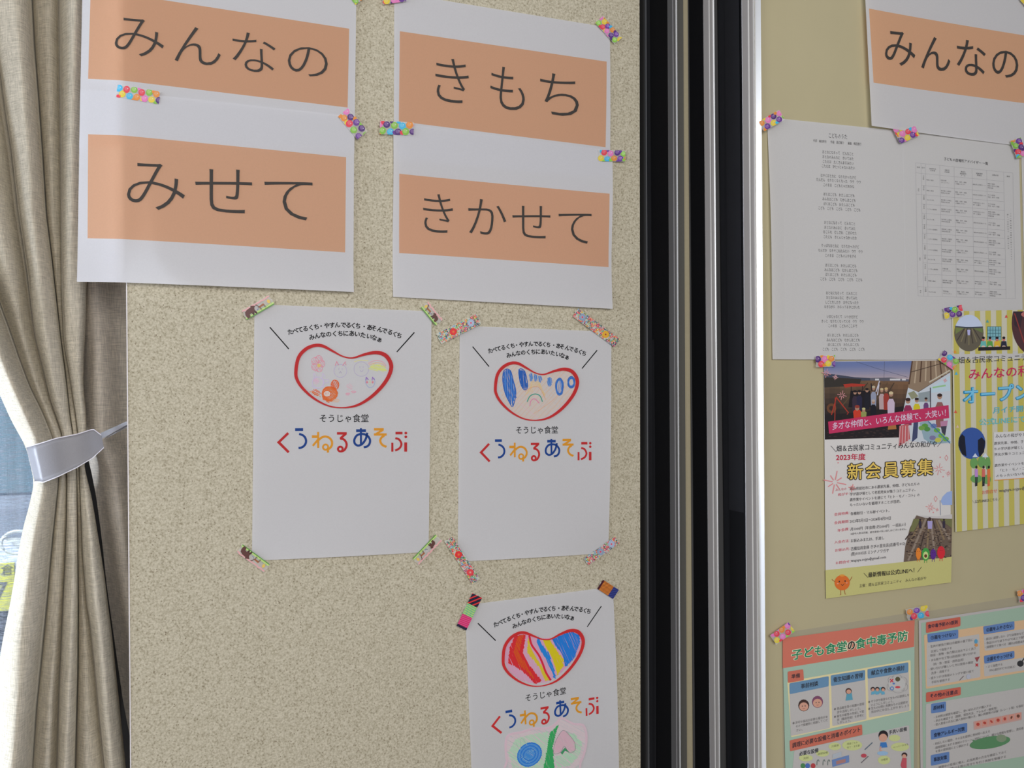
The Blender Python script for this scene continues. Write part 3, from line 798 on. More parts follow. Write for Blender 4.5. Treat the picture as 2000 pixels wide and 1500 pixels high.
def draw1(k):
    pk, lv, og = (212, 128, 150), (168, 158, 186), (222, 100, 44)
    for a in range(5):
        an = a * 1.257 - 1.3; loop(k, 625 + 26 * math.cos(an), 588 + 34 * math.sin(an), 24, 26, 3, pk, a)
    hatch(k, el(625, 590, 45, 52), .9, 11, 5, (216, 158, 172), 4, 3); k.layer(); hatch(k, el(632, 600, 14, 13), .6, 5, 4, (214, 204, 96), 2, 4)
    k.layer()
    loop(k, 785, 638, 46, 46, 3, lv, 5); loop(k, 786, 638, 44, 48, 2, (182, 174, 196), 6)
    for x in (755, 808): k.stroke([(x - 6, 600), (x + (4 if x < 780 else 14), 572), (x + 18, 598)], 4, (206, 110, 138))
    for x in (775, 798): k.stroke([(x, 618), (x, 632)], 3, lv)
    k.stroke([(778, 655), (786, 642), (793, 655)], 3, (150, 140, 170))
    loop(k, 935, 625, 53, 52, 3, lv, 7); k.stroke([(925, 605), (925, 618)], 3, lv); k.stroke([(948, 605), (948, 618)], 3, lv); k.curve([(926, 632), (937, 645), (950, 630)], 3, lv)
    k.curve([(985, 585), (1030, 565), (1080, 570), (1112, 600)], 5, (220, 166, 176)); k.curve([(990, 596), (1040, 580), (1080, 586), (1108, 612)], 6, (226, 190, 158))
    k.curve([(885, 572), (930, 562), (985, 566)], 4, (218, 214, 130))
    hatch(k, [(988, 620), (1010, 595), (1060, 590), (1105, 612), (1118, 640), (1080, 640), (1020, 632)], .25, 6, 6, (206, 210, 128), 3, 8)
    # pale violet round figure
    loop(k, 625, 722, 40, 40, 4, (188, 172, 204), 9); loop(k, 628, 722, 42, 38, 3, (192, 180, 206), 10)
    for x in (600, 662): k.curve([(x - 6, 688), (x - 2, 656), (x + 14, 684)], 4, (190, 176, 204))
    hatch(k, el(612, 712, 22, 22), .4, 7, 4, (212, 174, 196), 3, 11); k.stroke([(665, 700), (700, 698), (698, 722), (668, 724)], 4, (184, 170, 200)); k.curve([(575, 745), (620, 762), (670, 748)], 4, (190, 184, 210))
    # orange round figure drawn with crossed scribbles
    k.layer()
    for a in range(4): loop(k, 708, 800, 55 - 3 * a, 50 - 3 * a, 6, og, 12 + a, 1, 3)
    hatch(k, [(655, 790), (700, 752), (755, 762), (768, 810), (740, 850), (735, 800), (700, 778)], .8, 10, 6, (230, 120, 60), 3, 15)
    hatch(k, [(655, 815), (690, 838), (735, 842), (725, 862), (690, 862), (655, 840)], .2, 8, 6, (228, 112, 50), 3, 16)
    hatch(k, el(708, 800, 52, 47), .6, 9, 7, (230, 130, 76), 3, 77)
    k.layer(); k.poly(el(690, 802, 24, 20), (226, 214, 208)); k.layer(); loop(k, 690, 802, 26, 22, 4, og, 17); k.stroke([(682, 794), (682, 806)], 3, og); k.stroke([(698, 792), (698, 804)], 3, og)
    hatch(k, el(746, 738, 28, 34), 1.1, 9, 6, og, 3, 18); loop(k, 746, 738, 28, 34, 5, og, 19)
    hatch(k, el(612, 792, 32, 22, rot=.5), .5, 9, 6, og, 3, 20); k.curve([(565, 785), (600, 795), (645, 825)], 4, (226, 150, 100))
    hatch(k, el(752, 850, 30, 14), .1, 7, 4, (222, 178, 140), 3, 21)
    # small pink scribble
    hatch(k, el(850, 752, 24, 26), .5, 12, 3, (220, 178, 192), 3, 22); hatch(k, el(880, 788, 18, 9), .1, 6, 4, (214, 150, 170), 2, 24); hatch(k, el(838, 803, 16, 9), .1, 6, 4, (214, 150, 170), 2, 25)
    # small cat face at the right
    k.curve([(966, 690), (966, 725), (990, 756), (1018, 750), (1032, 720), (1028, 690)], 4, (150, 160, 190))
    for x in (968, 1012): k.stroke([(x, 706), (x + 2, 684), (x + 18, 702)], 6, (140, 104, 172))
    for x in (976, 1016): hatch(k, el(x, 718, 8, 8), .3, 4, 3, (200, 80, 110), 1, 26)
    k.stroke([(996, 705), (998, 726)], 4, (220, 210, 120)); k.stroke([(990, 738), (1004, 738)], 3, (150, 190, 160))
def draw2(k):
    # frame of this drawing: crop coordinates of the second sheet turned into the shared frame
    T6 = homog([(288, 383), (1247, 411), (340, 1198), (1200, 1258)], REF)
    Tk = k.T; k.T = lambda p: Tk(T6(p))
    inner = [(487, 660), (500, 590), (545, 535), (600, 518), (660, 528), (735, 575), (800, 604), (870, 598), (950, 572), (1020, 562), (1075, 592), (1095, 660), (1065, 740), (1000, 815), (920, 880), (830, 930), (745, 945), (660, 930), (580, 870), (515, 780)]
    k.poly(catmull(inner, 2, True)[:], (222, 208, 198)) if False else hatch(k, inner, .75, 13, 14, (189, 177, 171), 2, 31)
    k.layer(); hatch(k, inner, 2.3, 26, 7, (190, 170, 158), 4, 32); k.layer()
    for a in range(6):
        k.curve([(690 + a * 12, 760 - a * 6), (740, 700 - a * 9), (800, 690 - a * 6), (850 - a * 3, 760)], 4, ((228, 196, 160), (226, 206, 150))[a % 2])
    k.curve([(620, 790), (700, 860), (790, 935)], 4, (214, 186, 196)); k.curve([(1000, 690), (900, 800), (760, 900)], 4, (226, 184, 156))
    k.layer()
    bl, bl2 = (40, 88, 164), (66, 116, 186)
    big = [(525, 580), (548, 556), (580, 570), (600, 640), (622, 740), (598, 845), (570, 810), (538, 740), (520, 650)]
    hatch(k, big, 1.4, 9, 9, bl2, 3, 33); k.layer(); hatch(k, big, 1.55, 15, 6, bl, 3, 34); k.curve(big, 6, bl, 3, True)
    k.stroke([(598, 770), (628, 774)], 5, bl)
    b2 = [(645, 560), (690, 575), (712, 690), (685, 715), (655, 660)]
    hatch(k, b2, 1.5, 7, 9, bl, 3, 35); k.curve(b2, 7, bl, 3, True)
    for x, y, rx, ry, s in ((738, 618, 15, 32, 36), (772, 625, 16, 30, 37), (806, 632, 16, 26, 38), (880, 655, 20, 36, 39)):
        hatch(k, el(x, y, rx, ry), 1.4, 7, 6, (76, 122, 184), 3, s)
    for x, y, rx, ry, s in ((957, 692, 30, 66, 40), (1048, 658, 28, 44, 41)):
        for q in range(4): loop(k, x, y, rx - 3 * q, ry - 5 * q, 6, bl2 if q % 2 else bl, s + q, 1, 2)
    hatch(k, el(957, 690, 18, 48), 1.5, 12, 5, bl2, 3, 47)
    k.layer()
    k.curve([(708, 808), (730, 765), (768, 748), (806, 762), (826, 808)], 7, (44, 140, 124))
    k.curve([(728, 842), (738, 800), (766, 786), (802, 820)], 5, (196, 110, 150))
    k.curve([(690, 730), (740, 698), (800, 700), (850, 790)], 4, (222, 170, 130)); k.T = Tk
def draw3(k):
    T7 = homog([(297, 490), (1157, 370), (388, 1208), (1135, 1117)], REF); Tk = k.T; k.T = lambda p: Tk(T7(p))
    inner = [(474, 730), (488, 640), (530, 580), (590, 560), (640, 560), (700, 585), (760, 596), (820, 590), (880, 560), (950, 540), (1000, 560), (1018, 615), (1000, 690), (940, 770), (860, 850), (780, 900), (700, 912), (600, 890), (520, 830)]
    hatch(k, inner, 1.2, 9, 12, (220, 168, 196), 2, 51); k.layer()
    def band(P, c, g=7, w=9, s=0): hatch(k, P, 1.15, g, w, c, 3, s)
    band([(555, 580), (632, 566), (608, 700), (660, 790), (740, 890), (700, 915), (640, 850), (560, 790), (508, 770), (520, 660)], (214, 48, 56), 6, 9, 52)
    k.layer(); band([(575, 580), (615, 570), (585, 690), (640, 790), (705, 900), (660, 850), (580, 770), (545, 700)], (234, 100, 40), 9, 8, 53)
    band([(648, 590), (672, 600), (658, 650), (700, 730), (745, 790), (800, 885), (770, 895), (720, 790), (640, 690)], (226, 204, 60), 6, 9, 54)
    k.layer(); k.curve([(655, 575), (672, 640), (720, 710), (748, 770), (770, 830), (805, 888)], 14, (204, 40, 66))
    band([(715, 575), (745, 640), (790, 700), (815, 770), (842, 875), (828, 870), (780, 750), (735, 680), (710, 620)], (36, 116, 188), 6, 9, 55)
    band([(748, 600), (795, 605), (850, 690), (892, 740), (890, 790), (850, 850), (838, 800), (810, 720)], (232, 212, 40), 6, 10, 56)
    band([(815, 600), (870, 575), (950, 545), (1000, 570), (1008, 620), (975, 720), (910, 795), (890, 700), (850, 660)], (34, 108, 186), 6, 8, 57)
    k.curve([(820, 600), (890, 712), (908, 790)], 8, (36, 100, 176))
    # second drawing below the logo: pink cloud, blue egg, green stem, pink heart
    k.layer()
    cloud = [(490, 1340), (510, 1270), (600, 1250), (680, 1225), (790, 1220), (850, 1180), (880, 1150), (960, 1190), (1030, 1200), (1052, 1280), (1040, 1380), (1010, 1460), (960, 1520), (520, 1520), (500, 1450)]
    hatch(k, cloud, .5, 12, 12, (206, 190, 196), 4, 58); k.curve(cloud, 16, (212, 186, 198), 3, True); k.layer()
    hatch(k, [(510, 1390), (560, 1300), (640, 1270), (780, 1245), (800, 1300), (760, 1500), (540, 1500)], .7, 11, 10, (176, 200, 180), 4, 59)
    hatch(k, [(900, 1250), (970, 1260), (1025, 1330), (1000, 1410), (940, 1480), (850, 1500), (830, 1420), (960, 1380)], .7, 11, 10, (170, 198, 176), 4, 60); k.layer()
    egg = el(656, 1405, 92, 78, 20, -.75)
    hatch(k, egg, .6, 9, 10, (62, 124, 188), 3, 61); k.layer()
    for q in range(6): P = el(656, 1405, 88 - 11 * q, 74 - 9 * q, 16, -.75); k.curve(P, 8, (44, 108, 182) if q % 2 == 0 else (84, 140, 198), 3, True)
    st = [(860, 1195), (800, 1250), (785, 1330), (772, 1410), (755, 1500), (832, 1510), (822, 1420), (818, 1350), (835, 1270)]
    hatch(k, st, 1.3, 7, 9, (52, 146, 86), 3, 62)
    heart = [(900, 1345), (870, 1390), (825, 1395), (835, 1320), (870, 1255), (895, 1235), (930, 1265), (970, 1320), (972, 1375), (930, 1392)]
    k.layer(); hatch(k, heart, .9, 8, 9, (218, 182, 196), 1, 63); k.curve(heart, 3, (130, 120, 126), 3, True)
    k.poly([(872, 1392), (903, 1355), (935, 1390), (903, 1378), (885, 1405)], (60, 130, 90))
    k.curve([(905, 1240), (960, 1265), (990, 1310)], 3, (150, 160, 160)); k.curve([(560, 1320), (590, 1370), (600, 1290), (640, 1340)], 3, (150, 165, 156)); k.T = Tk
WP = (192, 191, 193)
cP = lambda u, v: 0.0035 * math.sin(math.pi * u) * max(0, (v - .75) / .25) ** 1.5 + 0.0012 * math.sin(math.pi * v) * (1 - u)
S6 = Surf((497, 594), (843, 608), (837, 1078), (492, 1095), 0.0012, cP)
sheet_logo('drawing sheet with crayon faces, a flower and orange figure in the bean', S6, [(527.0, 639.3), (809.3, 649.2), (540.2, 863.7), (794.8, 882)], draw1, WP)
S7 = Surf((898, 636), (1194, 648), (1188, 1080), (894, 1097), 0.0012, lambda u, v: 0.003 * math.sin(math.pi * u) * max(0, (v - .75) / .25) ** 1.5 + 0.003 * u ** 6 * math.sin(math.pi * v))
sheet_logo('drawing sheet with blue crayon ovals and a small rainbow in the bean', S7, [(923, 677), (1165.9, 684.1), (936.1, 883.5), (1154, 898.7)], draw2, (186, 184, 186))
S8 = Surf((908, 1182), (1197, 1146), (1210, 1590), (925, 1610), 0.0012, lambda u, v: 0.004 * u ** 5 * math.sin(math.pi * v))
sheet_logo('drawing sheet with bold red, yellow and blue stripes in the bean, lowest', S8, [(933.2, 1217.2), (1174, 1183.6), (958.7, 1418.3), (1167.8, 1392.8)], draw3, (176, 173, 177))

# ------------------------------------------------------------------ sheets on the beige board
def zoomT(x0, y0, z): return lambda p: (x0 + p[0] / z, y0 + p[1] / z)
def page(name, label, cat, surf, group=None, nx=10, ny=12, col=(0.80, 0.80, 0.80), mat=PAPER, part='sheet'):
    root = empty(name, surf.at(*surf.px(.5, .5))); tag(root, label, cat, group)
    V, Fc, Cc = sheet_mesh(surf, nx, ny, col); mkobj(part, V, Fc, mat, root, Cc)
    return root
def line(k, body, a, b, size, c, off=0.0, res=1):
    """one line of print whose baseline runs from a to b"""
    w = b[0] - a[0]; k.text(body, a[0], a[1], size, c, (b[1] - a[1]) / w, w, off=off, res=res)
WS = (188, 186, 184)
S9 = Surf((1498, 229), (1763, 256), (1771, 703), (1507, 702), NB + 0.0012, lambda u, v: 0.004 * (1 - u) ** 6 * math.sin(math.pi * v) + 0.002 * v ** 8)
r = page('song_sheet', 'white sheet of song lyrics titled こどものうた on the board', 'sheet', S9)
k = Ink(S9, WS, auto=True); TX = (58, 56, 58)
k.text('こどものうた', 1636, 270, 11, (70, 68, 70), .08, 37, 'C', res=1)
k.text('作詞　福田育也　　作曲　渡辺陽介　　編曲　梅田善行', 1635, 280.5, 6.2, TX, .075, 94, 'C', res=0)
k.build('title', r)
k = Ink(S9, WS, auto=True)
CH = [('ぼくはこども　わたしはこども',), ('みんなはこども　むかしはこども',), ('ぼくはこども　わたしはこども',), ('こども　こども　こども　こども　こども',)]
VERSE = [(299, 'おとなになるって　どんなこと'), (308.3, 'おとなのみんなに　きいてみた'), (317.5, 'こたえは　たくさんあるみたい'), (326.5, 'こたえは　ひとつじゃないみたい'),
 (345, 'はやくおとなに　なりたかったけど'), (353.5, 'だんだん　なりたくなくなった　ウウ　ウウ'), (363, 'このまま　こどもじゃだめかな'),
 (381, CH[0][0]), (390.3, CH[1][0]), (399.6, CH[2][0]), (408.5, CH[3][0]),
 (436, 'おとなになるって　どんなこと'), (445.5, 'おとなのみんなに　きいてみた'), (454.5, 'おこられ　むしされ　こまらせた'), (464, 'こたえも　きくんじゃなかったな'),
 (481, 'りっぱなおとなに　なりたかったけど'), (490.5, 'なんだか　なりそこねたみたい　ウウ　ウウ'), (500, 'このまま　こどものふりをする'),
 (519, CH[0][0]), (528, CH[1][0]), (537, CH[2][0]), (546, CH[3][0]),
 (573, 'おとなになるって　どんなこと'), (582, 'おとなのみんなに　きいてみた'), (591, 'しごとをしたり　おやになったり'), (600, 'なきながら　わらってるひとがいた'),
 (619, 'いまじゃなくて　いつかだけど'), (628, 'きっと　なりたくなってくる　ウウ　ウウ'), (637, 'このまま　こどものこころで'),
 (655, CH[0][0]), (664.5, CH[1][0]), (673.5, CH[2][0]), (682.5, CH[3][0])]
for y, t in VERSE:
    fr_ = (y - 299) / 384
    k.text(t, 1636 + 10 * fr_, y + 2.5, 7.4, TX, .075 * (1 - fr_), len(t) * 4.35, 'C', res=0)
k.build('lyric_line', r)

S10 = Surf((1763, 256), (1990, 283), (1999, 700), (1771, 703), NB + 0.0014, lambda u, v: 0.002 * v ** 8)
r = page('list_sheet', 'white sheet with a fine table of advisers beside the lyrics', 'sheet', S10)
T_ = zoomT(1200, 0, 2.5); k = Ink(S10, WS, T_, auto=True)
line(k, '子どもの居場所アドバイザー 一覧', (1608, 782), (1824, 806), 17, (62, 60, 62), .01); k.build('title', r)
k = Ink(S10, WS, T_); LC = (150, 148, 150)
tx = [1470, 1497, 1518, 1588, 1658, 1745, 1817, 1900, 1945]
def tp(x, y):   # table coordinates: x as drawn along the top row, y from 0 (top) to 1 (bottom)
    return (x + y * (1482 - 1470 + (x - 1470) * 0.0), 795 + (x - 1470) * .105 + y * (650 - (x - 1470) * .085 * .9))
rows = [0, .075, .165, .235, .305, .375, .46, .525, .605, .69, .75, .835, .93, 1.0]
for y in rows[:2] + rows[2:]: k.stroke([tp(1497 if 0 < y < 1 and y not in (.075, .235, .93) else 1470, y), tp(1900 if 0 < y < 1 else 1945, y)], 1.0, LC)
for x in tx: k.stroke([tp(x, 0), tp(x, 1)], 1.0, LC)
k.build('table_rule', r)
k = Ink(S10, WS, T_); rnd = random.Random(5); TG = (104, 102, 104)
heads = ['地域', '区分', '居場所名\n代表者', '活動名\n内容等', '連絡先\n電話番号\nメール', '開催場所\n開催日', '活動内容', '備考']
def cell(t, x, y, h, c, w): k.text(t, x, y, h, c, .09, w, res=0)
for i, hd in enumerate(heads):
    for j, t in enumerate(hd.split('\n')):
        p = tp((tx[i] + tx[i + 1]) / 2, .038); cell(t, p[0] - len(t) * 4, p[1] + j * 9 - 2, 8, (90, 88, 90), len(t) * 8)
for ri in range(1, 13):
    y0, y1 = rows[ri], rows[ri + 1]; ym = (y0 + y1) / 2
    p = tp(1507, ym - .015)
    for q, ch in enumerate(rnd.choice(['小学校', '中学校', '公民館', '児童館'])): k.text(ch, p[0] - 3, p[1] - 6 + q * 8, 7, (100, 98, 98), 0, 7, res=0)
    if ri in (2, 9, 12):
        for q, ch in enumerate('総社'): k.text(ch, tp(1479, ym)[0], tp(1479, ym)[1] + q * 8, 7, (100, 98, 98), 0, 7, res=0)
    texts = [rnd.choice(['こどもの居場所', 'みんなの家', '地域の食堂']), rnd.choice(['毎月第二土曜日\n地域交流広場', '学習支援\nコミュニティ']), '000・0000・0000\nmail@address.jp'.replace('0', '〇') if False else '電話・住所・連絡\nご相談ください', rnd.choice(['総社市公民館ホール', '地域交流センター\n第一土曜日']), rnd.choice(['子ども食堂\n学習・遊び・体験', '食事の提供\n地域の見守り活動\n学習支援'])]
    for ci, t in enumerate(texts):
        ls = t.split('\n')
        for j, l in enumerate(ls):
            p = tp(tx[ci + 2] + 3, ym); cell(l, p[0], p[1] + (j - (len(ls) - 1) / 2) * 10 + 3, 7, TG, min(len(l) * 7, tx[ci + 3] - tx[ci + 2] - 8))
for j, ch in enumerate('この一覧は地域の居場所を紹介するものです'): k.text(ch, tp(1926, .33 + j * .019)[0], tp(1926, .33 + j * .019)[1], 7, TG, 0, 7, res=0)
for j, ch in enumerate('詳しくは窓口まで　お問い合わせ'): k.text(ch, tp(1912, .34 + j * .019)[0], tp(1912, .34 + j * .019)[1], 7, TG, 0, 7, res=0)
k.build('table_text', r)
S10b = Surf((1995, 300), (2140, 316), (2140, 606), (2002, 608), NB + 0.0012)
page('paper_sheet', 'blank white sheet edge at the far right of the board', 'sheet', S10b, nx=3, ny=4)

# --- recruiting poster
S11 = Surf((1609, 706), (1856, 702), (1857, 1137), (1613, 1169), NB + 0.0022)
PWH = (226, 217, 203)
r = page('recruiting_poster', 'photo-topped poster 新会員募集 with a yellow foot', 'poster', S11, mat=GLOSSY, col=(.76, .74, .71), ny=20)
T3 = zoomT(1580, 580, 4.688); T4 = zoomT(1580, 850, 4.412)
k = Ink(S11, PWH, T3)
def mixc(a, b, t): t = min(1, max(0, t)); return tuple(p + (q - p) * t for p, q in zip(a, b))
k.grid((135, 592), (940, 586), (915, 760), (138, 742), lambda u, v: mixc((112, 122, 156), (196, 168, 156), v ** 1.3 - .12 * (1 - u)), 8, 10)
k.grid((138, 742), (915, 760), (880, 1270), (145, 1306), lambda u, v: mixc(mixc((110, 86, 62), (128, 92, 62), u), (42, 34, 32), v * 1.7 + .1 * math.sin(u * 20)), 16, 12)
k.layer()
k.poly([(138, 700), (260, 712), (420, 735), (560, 742), (560, 765), (138, 775)], (72, 74, 84)); k.poly([(138, 735), (480, 750), (460, 810), (140, 830)], (58, 52, 44))
k.poly([(560, 742), (740, 738), (915, 755), (912, 775), (560, 765)], (100, 96, 100))
for x in (605, 740, 765, 800, 850): k.poly([(x, 748), (x + 36, 748), (x + 36, 764), (x, 764)], (214, 206, 196))
for i in range(6): k.stroke([(480 + i * 60, 785), (300 + i * 70, 1000)], 9, ((98, 76, 52), (74, 58, 44))[i % 2])
k.stroke([(430, 592), (620, 655), (905, 735)], 3, (80, 84, 100)); k.stroke([(690, 590), (686, 780)], 3, (90, 90, 100))
k.layer(); k.poly([(145, 1090), (870, 1000), (860, 1285), (146, 1305)], (40, 33, 32))
for i in range(60):
    x = 160 + random.random() * 640; y = 1200 + random.random() * 90; k.ell(x, y, 9 + random.random() * 10, 4, (66, 50, 44), 6)
# tractor
rd = (176, 58, 42)
k.poly([(312, 800), (390, 792), (520, 800), (500, 818), (385, 822), (330, 832)], rd); k.stroke([(385, 820), (388, 960)], 7, (50, 40, 38)); k.stroke([(490, 815), (485, 900)], 7, (50, 40, 38))
k.poly([(380, 860), (560, 860), (570, 1010), (360, 1010)], (34, 28, 30))
k.ell(205, 1020, 44, 46, (110, 70, 44), 14); k.ell(205, 1020, 22, 22, (60, 44, 38), 10); k.stroke([(205, 1080), (250, 920), (360, 1060), (310, 1120)], 9, rd); k.stroke([(240, 920), (235, 1130)], 8, rd); k.ell(330, 1110, 34, 40, (44, 34, 32), 12)
k.layer()
def fig(x, y, h, body, hat=None, w=1.0):
    k.poly([(x - 22 * w, y + h), (x - 26 * w, y + h * .35), (x - 14 * w, y + h * .2), (x + 14 * w, y + h * .2), (x + 26 * w, y + h * .35), (x + 22 * w, y + h)], body)
    k.ell(x, y + 6, 15 * w, 18 * w, (176, 132, 104), 10); k.ell(x, y - 6, 16 * w, 11 * w, hat or (36, 28, 28), 10)
for a in ((420, 870, 190, (60, 46, 56)), (460, 868, 170, (44, 40, 60)), (530, 850, 180, (34, 32, 38)), (590, 830, 190, (150, 150, 160), (196, 176, 140)),
          (665, 850, 180, (190, 160, 150), (206, 180, 130)), (706, 845, 190, (160, 60, 46), (206, 170, 110)), (750, 885, 240, (206, 180, 186), (216, 190, 140), 1.3), (588, 955, 150, (30, 28, 34), (190, 170, 150)),
          (440, 1010, 110, (206, 62, 40), (150, 60, 46), 1.4), (500, 1030, 80, (150, 150, 80), (190, 180, 120))): fig(*a)
k.stroke([(575, 860), (568, 790)], 8, (40, 34, 40)); k.stroke([(612, 870), (645, 768)], 9, (206, 196, 196)); k.stroke([(625, 900), (640, 800)], 9, (206, 196, 196))
k.poly([(730, 1140), (790, 1140), (800, 1210), (720, 1215)], (176, 112, 60))
# right photo: eaves, greenhouse, people, stall
k.layer()
k.poly([(940, 586), (1290, 580), (1292, 690), (1000, 872), (905, 830), (925, 700)], (150, 124, 96))
for i in range(8): k.stroke([(945 + i * 42, 588), (915 + i * 50, 800 - i * 10)], 12, ((92, 66, 48), (190, 164, 130))[i % 2])
k.stroke([(925, 690), (1280, 590)], 6, (70, 54, 42)); k.stroke([(1100, 780), (1290, 670)], 12, (204, 190, 160)); k.stroke([(1000, 872), (1292, 690)], 8, (70, 60, 56))
k.poly([(905, 830), (1000, 872), (1292, 690), (1300, 1340), (1060, 1340), (820, 1296), (870, 1000)], (204, 204, 198))
k.poly([(1110, 830), (1290, 720), (1292, 860), (1110, 880)], (196, 210, 206)); k.stroke([(1130, 830), (1250, 810)], 14, (156, 196, 130)); k.poly([(1000, 880), (1110, 860), (1110, 960), (1000, 960)], (150, 156, 150))
k.stroke([(1110, 830), (1112, 1100)], 10, (74, 66, 70)); k.poly([(905, 880), (960, 860), (1000, 910), (940, 940)], (150, 146, 110))
k.layer()
for a in ((905, 945, 230, (150, 50, 80), (60, 38, 34), 1.5), (985, 940, 190, (214, 190, 40), (50, 36, 34), 1.2), (1070, 935, 160, (110, 70, 110), (50, 34, 34), .9), (1195, 905, 290, (150, 96, 86), (60, 40, 34), 1.5)): fig(*a)
k.poly([(960, 1110), (1000, 1120), (990, 1290), (940, 1330)], (70, 74, 100)); k.poly([(1200, 1140), (1270, 1130), (1262, 1180), (1205, 1185)], (190, 130, 150)); k.poly([(1205, 1185), (1260, 1180), (1245, 1270), (1215, 1240)], (70, 66, 74))
k.poly([(825, 1180), (910, 1160), (925, 1300), (820, 1370)], (196, 96, 92))
for i in range(4): k.stroke([(835 + i * 24, 1180), (822 + i * 28, 1350)], 6, (222, 180, 170))
k.poly([(1010, 1150), (1090, 1130), (1300, 1330), (1130, 1350), (1050, 1300)], (150, 170, 170))
for x, y, c in ((1060, 1180, (96, 150, 60)), (1080, 1210, (86, 140, 66)), (1030, 1200, (120, 160, 70)), (1170, 1220, (110, 170, 60)), (1210, 1270, (130, 180, 70)), (1140, 1180, (110, 120, 160)), (1250, 1300, (120, 170, 70)), (1130, 1290, (130, 120, 150)), (1180, 1310, (200, 190, 80))): k.ell(x, y, 30, 22, c, 10)
k.stroke([(1090, 1140), (1290, 1340)], 8, (60, 110, 150))
k.layer()
def spark(x, y, R, c, w=5, n=8):
    for i in range(n):
        a = i * 2 * math.pi / n + .2; q = R * (1 if i % 2 == 0 else .7)
        k.stroke([(x + .2 * R * math.cos(a), y + .2 * R * math.sin(a)), (x + q * math.cos(a), y + q * math.sin(a))], w, c)
PK = (224, 140, 132)
spark(158, 700, 42, (232, 150, 140)); spark(240, 735, 26, (232, 170, 160)); spark(300, 900, 44, (226, 150, 146)); spark(1245, 765, 20, PK)
k.build('photo_print', r, GLOSSY)
k = Ink(S11, PWH, T3, 0.0006); k.poly([(172, 1142), (1275, 990), (1281, 1108), (181, 1252)], (198, 52, 88)); k.build('pink_strip', r, GLOSSY)
k = Ink(S11, PWH, T3, 0.0007); k.text('多才な仲間と、いろんな体験で、大笑い！', 208, 1212, 72, (238, 222, 226), -.122, 1040, res=2, off=.004); k.build('slogan', r, GLOSSY)
RD = (196, 44, 66); BK = (52, 48, 48)
k = Ink(S11, PWH, T4, 0.0005)
line(k, '＼畑＆古民家コミュニティみんなの和がや／', (185, 140), (1150, 92), 58, (44, 40, 42), .006, 2); k.build('heading', r, GLOSSY)
k = Ink(S11, PWH, T4, 0.0005); line(k, '2023年度', (230, 214), (484, 207), 60, RD, .02, 2); k.build('year_heading', r, GLOSSY)
k = Ink(S11, PWH, T4, 0.0005); HD = [('新', 328, 372), ('会', 482, 364), ('員', 634, 356), ('募', 784, 346), ('集', 932, 336)]
for c_, x_, y_ in HD: line(k, c_, (x_, y_), (x_ + 132, y_ - 7), 148, (38, 32, 28), .06, 3)
k.layer(); k.layer()
for c_, x_, y_ in HD: line(k, c_, (x_, y_), (x_ + 132, y_ - 7), 148, (236, 196, 92), .014, 3)
k.build('main_heading', r, GLOSSY)
k = Ink(S11, PWH, T4, 0.0003)
spark(222, 405, 100, PK, 9); spark(372, 455, 34, (226, 120, 112), 6); spark(1118, 292, 52, PK, 5); spark(1200, 330, 26, PK, 4); spark(1045, 622, 42, PK, 5); spark(1103, 642, 16, PK, 3)
for x, y in ((1183, 195), (1090, 548)): k.stroke([(x, y - 24), (x + 14, y), (x, y + 24), (x - 14, y), (x, y - 24)], 4, PK)
for x, y in ((250, 237), (1155, 358), (1130, 190), (1070, 665)): k.ell(x, y, 6, 6, PK, 8)
k.build('star_print', r, GLOSSY)
k = Ink(S11, PWH, T4, 0.0005, auto=True)
for t, a, b in (('みんなの', (225, 482), (322, 470)), ('和がや：', (248, 524), (350, 512)), ('会員特典：', (215, 694), (350, 678)), ('会員期間：', (215, 766), (350, 750)), ('年会費：', (243, 832), (350, 816)), ('入会方法：', (217, 934), (352, 918)), ('お振込先：', (220, 1004), (356, 986)), ('お問合せ：', (226, 1112), (360, 1096))):
    line(k, t, a, b, 28, (206, 70, 84), .0, 1)
k.build('caption', r, GLOSSY)
k = Ink(S11, PWH, T4, 0.0005, auto=True)
for t, a, b, s_ in (('岡山県総社市にある農家先輩、仲間、子どもたちの', (350, 474), (952, 430), 30), ('学び遊び場として老若男女が集うコミュニティ。', (350, 520), (915, 480), 30),
   ('農作業やイベントを通じて「ヒト・モノ・コト」の', (350, 568), (952, 524), 30), ('もったいないを循環することが目的。', (350, 612), (788, 580), 30),
   ('各種割引・マル秘イベント。', (355, 688), (692, 660), 30), ('2023年5月1日〜2024年4月30日', (350, 755), (702, 725), 34), ('月1000円（年会費1万2000円　一括払い）', (355, 822), (832, 780), 32),
   ('※途中入会は月割。途中退会の払い戻しはございません。', (355, 858), (842, 815), 20), ('お振込みまたは、手渡し', (356, 922), (646, 896), 32), ('吉備信用金庫 きびの里支店(店番号:012)', (358, 992), (828, 944), 34),
   ('(普)0103325 ミンナノワガヤ', (358, 1036), (686, 1004), 34), ('wagaya.sojya@gmail.com', (360, 1092), (662, 1060), 34)):
    line(k, t, a, b, s_, (74, 68, 66))
k.build('text_line', r, GLOSSY)
k = Ink(S11, PWH, T4, 0.0003)
k.poly([(1232, 480), (1190, 490), (1150, 530), (1135, 570), (1150, 600), (1232, 600)], (160, 176, 206))
k.poly([(1110, 700), (1232, 680), (1232, 720), (900, 715), (925, 690)], (206, 194, 180))
k.poly([(925, 690), (1000, 712), (1232, 722), (1225, 1070), (815, 1092), (828, 960), (868, 800)], (112, 92, 74)); k.layer()
for i in range(9): k.stroke([(1035 + (i - 4) * 14, 720), (1010 + (i - 4) * 78, 1080)] if abs(i - 4) < 3 else [(1035 + (i - 4) * 20, 730), (1020 + (i - 4) * 48, 900)], 10 + (i % 3) * 4, ((74, 58, 48), (140, 116, 82), (150, 130, 108))[i % 3])
